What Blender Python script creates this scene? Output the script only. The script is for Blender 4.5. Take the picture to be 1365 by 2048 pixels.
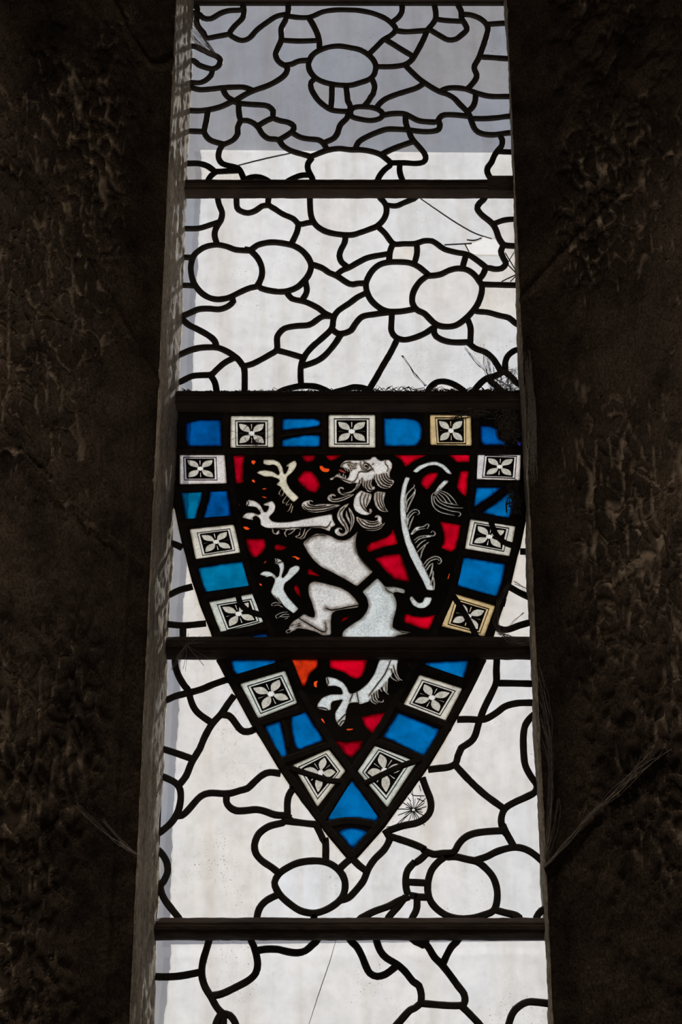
import bpy, bmesh, math, random
import numpy as np
from mathutils import Vector, noise
from mathutils.geometry import delaunay_2d_cdt

for o in list(bpy.data.objects):
    bpy.data.objects.remove(o, do_unlink=True)
SC = bpy.context.scene
COL = SC.collection
R = math.radians

# ------------------------------------------------------------------ camera
EYE = 1.6                       # eye height
WZ = EYE + 1.09587              # height of the window's middle
cam_d = bpy.data.cameras.new('camera')
cam = bpy.data.objects.new('camera', cam_d); COL.objects.link(cam)
cam.location = (0, -2.668763, EYE)
cam.rotation_euler = (R(90 + 22.32443), 0, 0)
cam_d.sensor_fit = 'VERTICAL'; cam_d.sensor_height = 36
cam_d.lens = 3400 / 2048 * 36
cam_d.clip_start = .05
SC.camera = cam

# ------------------------------------------------------------------ view, world, sun, lamps
SC.view_settings.view_transform = 'Standard'
SC.view_settings.look = 'None'
SC.view_settings.gamma = 1
SC.view_settings.use_curve_mapping = False
SC.view_settings.exposure = 0

world = bpy.data.worlds.new('sky'); SC.world = world
world.use_nodes = True
wn = world.node_tree.nodes; wl = world.node_tree.links
wn.clear()
w_out = wn.new('ShaderNodeOutputWorld'); w_bg = wn.new('ShaderNodeBackground')
w_tc = wn.new('ShaderNodeTexCoord'); w_n = wn.new('ShaderNodeTexNoise'); w_r = wn.new('ShaderNodeValToRGB')
w_n.inputs['Scale'].default_value = 7; w_n.inputs['Detail'].default_value = 5
w_r.color_ramp.elements[0].position = .3; w_r.color_ramp.elements[0].color = (.235, .245, .29, 1)
w_r.color_ramp.elements[1].position = .7; w_r.color_ramp.elements[1].color = (.37, .37, .385, 1)
wl.new(w_tc.outputs['Generated'], w_n.inputs['Vector']); wl.new(w_n.outputs['Fac'], w_r.inputs['Fac'])
wl.new(w_r.outputs['Color'], w_bg.inputs['Color']); wl.new(w_bg.outputs['Background'], w_out.inputs['Surface'])
w_bg.inputs['Strength'].default_value = 1.0

sun_d = bpy.data.lights.new('sun', 'SUN'); sun_d.energy = 5.8; sun_d.angle = R(3); sun_d.color = (1, .985, .965)
sun = bpy.data.objects.new('sun', sun_d); COL.objects.link(sun)
sun.rotation_euler = (R(-52), 0, R(-14))      # stands outside the wall, shining in

def area(name, loc, rot, sx, sy, power, col):
    d = bpy.data.lights.new(name, 'AREA'); d.shape = 'RECTANGLE'; d.size = sx; d.size_y = sy; d.energy = power; d.color = col
    o = bpy.data.objects.new(name, d); COL.objects.link(o); o.location = loc; o.rotation_euler = rot
    return o
# fill lights added overhead and near the floor: both rake along the stone
area('high_fill_light', (-.3, -1.2, 6.8), (R(-9), 0, 0), 1.2, .5, 190, (1, .86, .70))
area('low_fill_light', (.1, -1.02, .3), (R(180 + 12), 0, 0), .6, .25, 34, (1, .86, .70))

area('front_fill_light', (.6, -7.2, 1.3), (R(98), 0, R(5)), 1.6, 1.6, 20, (1, .88, .76))  # added frontal fill for the glass and stone, not a real window

# window drawing, in tenths of a millimetre on the glass plane (x across, z up from the window centre)
LEADS = {
 1: """
-2960,10407 -2775,10407 -2651,10289 -2507,10275 -2318,10407 -2152,10466 -1912,10496 -1912,10690
-1890,10690 -1890,10600 -1874,10422 -1907,10275 -2047,10098 -2138,9923 -2040,9821 -1896,9762 -1754,9821 -1614,10010 -1426,10186 -1236,10333 -1012,10387
-2960,10540 -2784,10540 -2772,10157 -2640,9937 -2577,9821 -2375,9858 -2119,9916
-2960,9626 -2802,9626 -2652,9545 -2507,9458 -2362,9386 -2301,9299 -2333,9170 -2437,9104 -2592,9141 -2713,9199 -2810,9291 -2960,9291
-2437,9104 -2468,8955 -2583,8827 -2699,8784 -2836,8793 -2960,8793
-2960,8671 -2825,8671 -2671,8628 -2459,8642 -2248,8671 -2037,8685 -1848,8685 -1730,8642 -1638,8596
-2252,8685 -2161,8487 -2026,8381
-1051,9175 -1017,9084 -1074,8955 -1214,8827 -1401,8713 -1635,8614 -1798,8523 -2030,8355
-1023,10690 -1023,10600 -1021,10422 -1067,10245 -1148,10040 -1144,9777 -1202,9603 -1247,9429 -1197,9285 -1101,9199 -1054,9190 -936,9213 -794,9285 -584,9301
-1053,10341 -827,10304 -635,10304 -516,10348 -348,10437 -108,10481 169,10481 361,10466 601,10407 817,10304 959,10186 1042,10069 1041,9981 956,9879 812,9777 691,9632 512,9419
-635,10304 -563,10186 -466,9952 -417,9748 -412,9515
-35,9632 -249,9603 -439,9516 -558,9400 -616,9227 -591,9055 -483,8898 -318,8798 -105,8742 166,8727 354,8784 520,8855 627,8969 664,9141 629,9285 523,9429 357,9545 167,9597 -35,9632
-1161,9771 -798,9748 -403,9764
-467,8904 -565,8798 -564,8656 -505,8515 -434,8394 -316,8268 -175,8169 -11,8141 196,8135
553,8899 591,8855 637,8713 612,8543 564,8465 517,8366 436,8257
-170,8769 -175,8402 -193,8162
95,8710 118,8487 130,8366 176,8253 162,8119
176,8113 211,8197 305,8239 469,8239 633,8211 749,8141 784,8057 725,7974 561,7932 374,7960 211,8015 176,8113
163,8097 129,8043 106,7974 -11,7834 -58,7668 -127,7543 -266,7461 -336,7433
1181,10690 1181,10600 1179,10452 1105,10304 956,10167
1059,9991 1244,9966 1459,9981 1675,10000
1807,10690 1807,10600 1828,10452 1824,10275 1749,10128 1663,10010 1600,9835 1501,9603 1402,9400 1329,9285 1209,9199 972,9156 648,9154
820,9802 978,9690 1166,9545 1404,9372
1805,10266 2039,10230 2372,10210
2265,10690 2265,10600 2321,10452 2328,10275 2396,10128 2417,10010 2318,9893 2196,9791 2052,9777 1911,9864 1668,10045
2339,10377 2499,10363 2664,10289 2781,10172 2824,10040 2782,9835 2702,9574 2623,9342 2534,9141 2576,8969 2549,8855 2451,8713 2371,8621
2783,10138 3128,10166 3290,10166
2622,9381 2873,9365 3122,9342 3290,9342
1200,9212 1349,9027 1488,8870 1673,8713 1859,8586 2022,8515 2137,8430 2228,8310 2364,8141 2421,8026
1848,8575 2002,8656 2167,8671 2355,8642 2517,8571 2703,8501 2867,8473 3113,8473 3290,8473
1598,8792 1437,8671 1224,8586 1035,8515 846,8422 727,8310 655,8186
2548,8575 2537,8430 2522,8338 2472,8225 2364,8116
2458,7976 2686,7974 2921,7993 3127,8024 3290,8024
2414,8045 2461,7862 2515,7723 2629,7640 2838,7612 3123,7654 3290,7654
2951,7640 3008,7502 2991,7364 2919,7268 2845,7145 2794,7008 2721,6900 2706,6791 2759,6656 2802,6561 2802,6380
2887,7247 3126,7233 3290,7233
797,8050 959,8085 1170,8085 1286,8029 1448,7932 1611,7904 1797,7904 1858,8001 1941,8057 2151,8057 2452,8018
1828,7917 1854,7834 1829,7737 1746,7696 1606,7682 1420,7696 1258,7723 1049,7737 862,7737 675,7668 465,7557 326,7447 257,7267
1216,8087 1214,7890 1269,7696 1325,7530 1461,7337 1551,7200 1572,7090 1524,7008 1385,6981 1178,6995 899,6994
1377,7476 1137,7378 927,7282 726,7163
-552,7138 -474,7172 -266,7268 -34,7309 163,7282 348,7282 533,7254 718,7186 833,7090 924,6968 807,6845 714,6710 666,6561 666,6380
1096,6983 1083,6845 1105,6710 1149,6561 1149,6380
-2960,8155 -2831,8155 -2656,8150 -2446,8183 -2237,8253 -2018,8383
-2068,8379 -1934,8324 -1723,8296 -1511,8282 -1370,8253 -1275,8141 -1273,8001 -1155,7932 -991,7890 -885,7807 -907,7696 -1034,7585 -1179,7488
-1926,8307 -1918,8113 -1879,7946 -1762,7932 -1644,7876 -1549,7779 -1477,7640 -1358,7530 -1172,7502 -1077,7364 -914,7254 -682,7172 -544,7125
-1871,7959 -1933,7779 -1930,7640 -2008,7502 -2145,7419 -2208,7394
-1581,7796 -1388,7932 -1249,7999
-2501,8156 -2521,7946 -2550,7751 -2547,7640 -2449,7502 -2285,7433 -2191,7406
-2960,7696 -2839,7696 -2570,7684
-2191,7406 -2258,7282 -2276,7118 -2203,6981 -2017,6913 -1901,6872 -1829,6737 -1779,6561 -1779,6380
-2960,6981 -2845,6981 -2642,6981 -2479,6927 -2361,6832 -2314,6804 -1853,6830
-2318,6790 -2403,6710 -2468,6561 -2468,6380
-942,7678 -755,7557 -568,7516 -429,7502 -336,7433 -259,7286
-538,7100 -611,6981 -610,6845 -540,6683 -511,6561 -511,6380
-1780,6380 -1780,6602 -1644,6683 -1506,6683 -1390,6629 -1320,6561 -1320,6380
-1010,6380 -1010,6561 -862,6669 -724,6723 -545,6732
""",
 2: """
-2263,6380 -2263,6218 -2225,6058 -2176,5925 -2194,5766 -2280,5581 -2298,5423 -2238,5224
-2960,5581 -2836,5581 -2598,5586 -2418,5647 -2188,5741
-1920,6380 -1920,6218 -1905,6031 -1834,5951 -1697,5911 -1561,5965 -1449,6058 -1339,6076
-1333,6380 -1333,6218 -1331,6090 -1220,6004 -1059,5885 -876,5792 -761,5673 -625,5700 -516,5717
-571,6380 -571,6218 -558,5925 -511,5739 -397,5594 -192,5489 159,5444 363,5502 522,5568 659,5634 774,5766 832,5925 822,6084 755,6191 710,6258 710,6380
-776,5665 -804,5502 -913,5223
-1653,5116 -1906,5136 -2066,5201 -2248,5240 -2450,5201 -2583,5110 -2669,5006 -2708,4825 -2703,4670 -2652,4464 -2534,4278 -2396,4164 -2239,4113 -2083,4126 -1973,4164 -1819,4253 -1642,4342 -1493,4375
-1749,5148 -1636,5136 -1525,5227 -1367,5279 -1209,5292 -1028,5266 -847,5214 -688,5097 -574,4928 -539,4773 -594,4593 -704,4439 -793,4355 -926,4291 -1082,4266 -1284,4291 -1441,4342 -1471,4389
-1642,5119 -1520,4980 -1438,4799 -1423,4618 -1466,4464 -1507,4393
-2960,4980 -2849,4980 -2697,4973
-2960,4400 -2839,4400 -2631,4392
85,5462 68,5292 0,5136 -29,5006 11,4876 101,4794 128,4741
-560,4843 -348,4760 -213,4657 -78,4593 157,4426 314,4439 436,4441
-80,4611 11,4701 158,4773 338,4889 519,4980 899,5060
804,6089 1005,6063 1143,6124 1281,6191 1373,6245 1373,6380
659,5634 794,5489 950,5266 1131,5261 1357,5266 1493,5319 1652,5319 1763,5240 1874,5149 2075,5084 2299,5032 2476,4902 2628,4760
950,5266 892,5110 867,4876
1373,5287 1376,5058 1316,4818
1580,4612 1394,4786 1237,4863 1058,4881 867,4876 697,4825 562,4696 471,4516 448,4406 469,4253 535,4100 646,3974 778,3885 933,3860 1111,3873 1355,3922
1565,4631 1525,4593 1772,4618 1953,4708 2111,4747 2268,4721 2400,4618 2496,4464 2527,4406 2523,4253 2449,4024 2332,3847 2195,3696 2037,3583 1859,3558 1705,3596 1596,3696 1488,3822 1356,3898 1280,4024 1283,4202 1341,4355 1433,4490 1558,4595
2274,5057 2215,4850 2195,4757
2642,6380 2642,6231 2535,6111 2498,6004 2574,5872 2750,5700 2824,5555 2875,5371 2960,5240 3151,5214 3290,5214
2755,5666 2956,5753 3128,5779 3290,5779
2960,5240 2899,5110 2939,4954 2980,4850 2897,4747 2762,4734 2628,4760 2557,4618 2461,4495
2539,4419 3142,4400 3290,4400
-2960,3772 -2839,3772 -2697,3835 -2544,3910 -2367,3923 -2167,3910 -2013,3974 -1926,4075 -1963,4152
-2960,3709 -2837,3709 -2711,3596 -2531,3496 -2351,3383 -2237,3271 -2204,3158
-2960,2999 -2856,2999 -2672,3085 -2498,3135 -2322,3147 -2168,3135 -1989,3048 -1833,2925 -1742,2802 -1696,2679 -1685,2168 -1685,2050
-1873,2942 -2050,2839 -2199,2691 -2284,2606 -2481,2594 -2633,2569 -2836,2459 -2960,2459
-2290,2589 -2214,2459 -2177,2289 -2166,2144 -2166,2050
-1704,2774 -1567,2814 -1393,2913 -1241,3011 -1133,3098 -1135,3296 -1115,3396 -1006,3521 -807,3571 -564,3596 -410,3709 -299,3772 -103,3764
-1124,3084 -956,3036 -642,2932
-975,4263 -959,4227 -880,4126 -746,4088 -612,4050 -411,3936 -277,3822 -111,3740
-649,4532 -614,4278 -697,4092
456,4245 290,4151 156,4037 -55,3873 -133,3721 -166,3521 -342,3321 -495,3172 -626,2999 -701,2802 -710,2606 -700,2400
-156,3508 -77,3433 33,3421 177,3483 244,3596 378,3759 600,3809 864,3850
1,3404 -121,3197 -296,2974 -471,2851 -723,2761
-1185,2050 -1185,2168 -1034,2289 -860,2350 -686,2386 -447,2374 -294,2314 -163,2241 -98,2265 109,2326 218,2362 371,2350 480,2301 533,2217 533,2050
912,3876 898,3646 896,3471 972,3346 1125,3296 1325,3346 1503,3433 1634,3534
1670,3641 1657,3421 1743,3321 1896,3259 2072,3242 2265,3250
2238,3760 2301,3546 2296,3346 2290,3235
1012,3339 880,3048 723,2753 612,2533 490,2289 490,2050
2260,3231 2377,3123 2551,3048 2678,2925 2761,2777 2812,2679 2883,2652
2889,2682 2895,2851 2944,2974 3035,3061 3124,3098 3290,3098
2362,3912 2422,3867 2621,3847 2819,3784 2994,3734 3133,3608 3290,3608
2874,2680 2710,2581 2556,2533 2421,2411 2330,2265 2330,2050
2890,2657 3015,2533 3102,2423 3290,2423
1525,2050 1525,2289 1659,2447 1812,2472 1963,2423 2092,2338 2176,2241 2176,2050
2585,2529 2662,2435 2798,2289 2798,2050
""",
 3: """
-2960,-571 -2856,-571 -2759,-605 -2672,-655
-2960,-1489 -2861,-1489 -2698,-1409 -2474,-1344
-2960,-2006 -2849,-2006 -2597,-2026 -2232,-1991
-2612,-2041 -2603,-2290 -2603,-2440
3014,-717 3217,-725 3290,-725
2803,-1346 2987,-1459 3181,-1551 3290,-1551
2558,-2059 2679,-2101 2789,-2089 2949,-2026 3184,-1960 3290,-1960
""",
 4: """
-2724,-2440 -2724,-2608 -2702,-2766 -2637,-2923 -2549,-3062 -2479,-3148 -2450,-3269 -2387,-3424 -2283,-3544 -2062,-3698
-2960,-3312 -2865,-3312 -2693,-3235 -2528,-3191 -2280,-3122 -2082,-3036 -1817,-2940 -1871,-2968
-1736,-3223 -1839,-3372 -1935,-3527 -2080,-3697 -2189,-3901 -2266,-4104 -2285,-4139 -2397,-4348 -2475,-4555 -2601,-4725
-1968,-3543 -1818,-3561 -1733,-3646 -1648,-3765 -1564,-3825 -1448,-3816 -1334,-3748 -1411,-3800
-2960,-4113 -2865,-4113 -2641,-4183 -2349,-4287
-2960,-4555 -2873,-4555 -2744,-4606 -2623,-4675 -2560,-4778 -2546,-4932 -2574,-5102 -2636,-5237 -2732,-5355 -2886,-5473 -2960,-5473
-2628,-5193 -2520,-5190 -2422,-5102 -2325,-4983 -2227,-4880 -2094,-4829 -1857,-4838 -1739,-4829 -1605,-4787 -1488,-4752 -1372,-4641 -1255,-4538 -1137,-4494 -963,-4515
-1815,-4852 -1820,-4966 -1768,-5051 -1665,-5110 -1514,-5110 -1346,-5093 -1211,-5119 -1042,-5178 -840,-5188
-791,-4762 -745,-4727 -827,-4863 -851,-5000 -843,-5221
-827,-5176 -823,-5237 -742,-5305
-324,-5334 -532,-5316 -726,-5292 -888,-5275 -923,-5305 -1123,-5355 -1256,-5439 -1321,-5523 -1360,-5657 -1333,-5790 -1231,-5907 -1080,-6006 -975,-6091
-392,-5332 -320,-5487 -264,-5600 -248,-5549 -239,-5695 -240,-5908
-1036,-6238 -974,-6111 -847,-6015 -671,-5935 -447,-5903 -254,-5919 -110,-5983 -6,-6079 58,-6206 58,-6364 2,-6490 -125,-6600 -283,-6679 -442,-6710 -633,-6671 -793,-6569 -921,-6459 -1002,-6349 -1036,-6238
-945,-6409 -1154,-6515 -1267,-6645 -1305,-6823 -1305,-6960
-2960,-5732 -2871,-5732 -2762,-5857 -2716,-5973 -2712,-6089 -2765,-6220 -2812,-6286 -2791,-6400 -2719,-6531 -2599,-6677 -2486,-6823 -2486,-6960
-29,-6029 83,-5927 160,-5866
179,-5868 275,-5967 419,-6078
691,-5413 753,-5517 760,-5582 678,-5727 532,-5871 451,-5983 403,-6079 354,-6206 242,-6349 114,-6475 -46,-6520
1297,-4581 1353,-4750 1415,-4915 1428,-5047 1394,-5161 1295,-5259 1164,-5316 1022,-5341 811,-5406 706,-5464
727,-5507 922,-5566 1130,-5638 1314,-5719 1286,-5727 1445,-5799 1607,-5783 1768,-5767 1835,-5662 1935,-5549 2082,-5477 2293,-5444 2587,-5427
1377,-5758 1235,-5887 1154,-5935 1158,-5919 1044,-6047 1010,-6174 1016,-6333 1046,-6434
1778,-5736 1751,-5807 1637,-5839 1507,-5935 1408,-6063 1356,-6238 1353,-6396 1398,-6538 1507,-6663 1664,-6757 1853,-6796 2059,-6780 2251,-6726 2364,-6671 2416,-6553 2430,-6364 2381,-6174 2274,-6031 2133,-5919 1974,-5879 1798,-5839 1637,-5839 1634,-5767
2108,-5893 2280,-5839 2444,-5759 2639,-5703 2800,-5695 2943,-5743 3068,-5831 3184,-5927 3290,-5927
2553,-5335 2615,-5485 2717,-5678
1810,-4353 2026,-4601 2280,-4849 2581,-5077
2555,-2440 2555,-2617 2540,-2801 2534,-2992 2452,-3183 2345,-3389 2256,-3595 2201,-3765 2164,-3884 2095,-3986 1944,-4087 1925,-4116 1872,-4234 1836,-4351 1720,-4410 1588,-4426 1392,-4450
2543,-3015 2792,-3018 3176,-3027 3290,-3027
1877,-3626 2056,-3621 2255,-3629 2371,-3603 2524,-3509 2661,-3407 2845,-3355 3012,-3346 3179,-3346 3290,-3346
3290,-3475 3231,-3475 3085,-3578 2980,-3714 2940,-3884 2932,-4032 2933,-4217 2951,-4385 3026,-4551 3117,-4701 3080,-4816 2929,-4899 2747,-4981 2597,-5079 2535,-5227 2539,-5341 2583,-5454 2615,-5485
3290,-4701 3109,-4701 3215,-4701 3290,-4701
1061,-6459 910,-6514 749,-6600 526,-6679 367,-6757 272,-6819 272,-6960
1007,-6452 876,-6616 764,-6741 723,-6812 723,-6960
1179,-6469 1178,-6616 1145,-6710 1088,-6812 1088,-6960
993,-6230 1304,-6246 1339,-6254
1064,-6436 1181,-6454 1145,-6459 1354,-6468
-418,-6960 -418,-6702 -417,-6819 -417,-6960
2358,-6655 2538,-6702 2757,-6773 2757,-6960
3290,-6647 3146,-6647 3027,-6773 3027,-6960
""",
 5: """
-2028,-6960 -2028,-7101 -2068,-7263 -2110,-7416 -2129,-7554 -2117,-7691 -2066,-7827 -1985,-7948 -1886,-8114 -1791,-8204 -1681,-8234 -1601,-8338 -1568,-8457 -1568,-8630
-2960,-7661 -2885,-7661 -2681,-7668 -2447,-7653 -2144,-7597
-1968,-7947 -1814,-7918 -1613,-7827 -1413,-7721 -1305,-7615 -1276,-7478 -1303,-7324 -1345,-7201 -1394,-7101 -1394,-6960
-1330,-7284 -1155,-7255 -1013,-7255 -940,-7263 -814,-7294 -672,-7309 -546,-7278 -437,-7186 -358,-7101 -358,-6960
-1783,-8630 -1783,-8207 -1866,-8294 -1908,-8457 -1908,-8630
131,-6960 131,-7101 241,-7217 319,-7355 381,-7508 443,-7615 552,-7661 678,-7630 788,-7554 878,-7478
541,-6960 541,-7101 602,-7278 696,-7386 852,-7478 976,-7584 1099,-7737 1186,-7797 1222,-7933 1215,-8033
1229,-8041 1118,-8129 1045,-8159 903,-8308 778,-8457 778,-8630
1229,-6960 1229,-7109 1337,-7217 1429,-7370 1536,-7478 1658,-7630 1779,-7797 1869,-7918 1882,-8024 1834,-8084 1663,-8091 1430,-8076 1215,-8057
1813,-6960 1813,-7101 1700,-7217 1618,-7355 1546,-7511
1831,-8100 1954,-8219 2134,-8428 2134,-8630
2512,-8630 2512,-8457 2591,-8219 2704,-8099 2831,-8039 2956,-8039 3172,-8061 3290,-8061
1093,-6960 1093,-7101 1210,-7167 1299,-7186 1299,-6960
""",
}
SHIELD_LEADS = {
 3: """
-2007,1967 -1985,1126
-1101,1967 -1089,1126
-292,1967 -288,1126
666,1967 659,1126
1484,1967 1468,1126
2346,1967 2321,1126
-2863,1126 3122,1126
-2837,415 -1882,461
-2746,-210 -1817,-137
-2552,-942 -1633,-799
-2333,-1519 -1454,-1387
-2121,-2235 -1193,-2035
2243,526 3140,517
2149,-55 3025,-210
2029,-745 2914,-888
1887,-1387 2736,-1634
-1933,1126 -1847,406 -1749,-146 -1617,-781 -1481,-1272 -1263,-1844 -1132,-2243
2286,1126 2239,406 2113,-146 2014,-691 1853,-1404 1633,-1931 1528,-2243
-2818,359 -2677,-238 -2521,-853 -2372,-1316 -2191,-1809 -2030,-2252
3186,406 3041,-238 2902,-781 2728,-1404 2543,-1931 2433,-2252
""",
 4: """
-1987,-2604 -1730,-3063 -1427,-3592 -1103,-4129 -736,-4699 -256,-5339 168,-5842
2323,-2604 2140,-2979 1857,-3508 1505,-4112 1192,-4585 771,-5140 168,-5842
-881,-2604 -630,-3215 -262,-3865 172,-4496
1250,-2604 955,-3215 625,-3799 172,-4496
-1749,-2953 -839,-2664
-1432,-3733 -668,-3467
-980,-4333 -181,-4047
1329,-2758 2082,-3030
912,-3400 1795,-3758
543,-3989 1341,-4293
172,-4496 -296,-5259
172,-4496 691,-5243
-296,-5378 -59,-5299 170,-5283 414,-5315 611,-5378
""",
}
REPAIR_LEADS = {
 3: """
2539,-155 2582,-329 2657,-467 2782,-571 2941,-622
-1712,-1510 -1661,-1660 -1532,-1777 -1294,-1852
1868,-1510 1982,-1694 2102,-1927 2235,-2224
2852,441 2718,335 2552,212 2385,72 2286,2
-2309,423 -2320,247 -2379,54 -2404,-173
-1047,1444 -800,1480 -553,1517 -323,1535
""",
 4: """
-817,-4426 -488,-4535 -194,-4626 35,-4643
370,-4684 657,-4535 987,-4385 1284,-4284
-938,-3646 -869,-3867 -850,-4087
""",
}
CRACKS = {
 1: """
-1902,6940 -1397,7090 -914,7213
""",
 2: """
1464,6218 1756,5978 2091,5713 2426,5489 2739,5366
1876,5240 2374,5266
2249,5253 2323,5092
2285,5345 2421,5332 2558,5384
2977,5071 3143,4721
3135,5084 2990,4825
3013,4825 3152,4657
2888,4477 3151,4618
3044,4477 3150,4593
""",
 4: """
1171,-5099 1215,-5099 1283,-5092
1171,-5106 1218,-5122 1290,-5139
1169,-5111 1236,-5152 1329,-5196
1161,-5119 1229,-5226 1320,-5345
1156,-5122 1173,-5178 1205,-5253
1151,-5124 1155,-5188 1169,-5276
1146,-5124 1139,-5168 1135,-5236
1139,-5122 1080,-5253 1024,-5410
1131,-5117 1035,-5203 932,-5315
1127,-5112 1077,-5136 1010,-5177
1125,-5108 1023,-5137 901,-5184
1124,-5099 992,-5086 835,-5085
1126,-5091 1088,-5074 1026,-5053
1128,-5087 1040,-5019 926,-4947
1133,-5082 1101,-5040 1049,-4983
1138,-5078 1123,-5038 1094,-4979
1147,-5076 1148,-4940 1136,-4780
1152,-5076 1167,-5010 1178,-4918
1160,-5079 1214,-4994 1273,-4883
1165,-5083 1265,-4994 1375,-4879
1168,-5087 1239,-5047 1326,-4986
1171,-5094 1252,-5076 1355,-5044
1155,-5112 991,-5227 860,-5341 714,-5373
1111,-4800 1143,-4866 1330,-4874
1207,-4915 1328,-4965
1061,-4899 1109,-4965
1244,-4701 1274,-4800
""",
 5: """
-78,-7116 -184,-7478 -308,-7827 -491,-8383
""",
}
SHIELD = {
 3: "-2877,1967 3234,1967 3195,221 3148,-101 3025,-637 2968,-808 2849,-1272 2767,-1475 2617,-1931 2516,-2226 2488,-2321 -2102,-2321 -2156,-2139 -2255,-1896 -2344,-1677 -2409,-1475 -2491,-1254 -2558,-1014 -2616,-781 -2682,-574 -2742,-329 -2823,37 -2915,221 -2907,1155",
 4: "-2063,-2536 -2027,-2639 -1906,-2869 -1761,-3148 -1608,-3425 -1449,-3716 -1283,-3964 -1003,-4431 -784,-4747 -567,-5028 -351,-5323 -209,-5513 74,-5850 168,-5920 270,-5850 586,-5497 690,-5378 931,-5044 1206,-4674 1312,-4537 1427,-4374 1677,-3964 1837,-3658 1905,-3558 2155,-3030 2355,-2630 2391,-2536",
}
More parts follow.
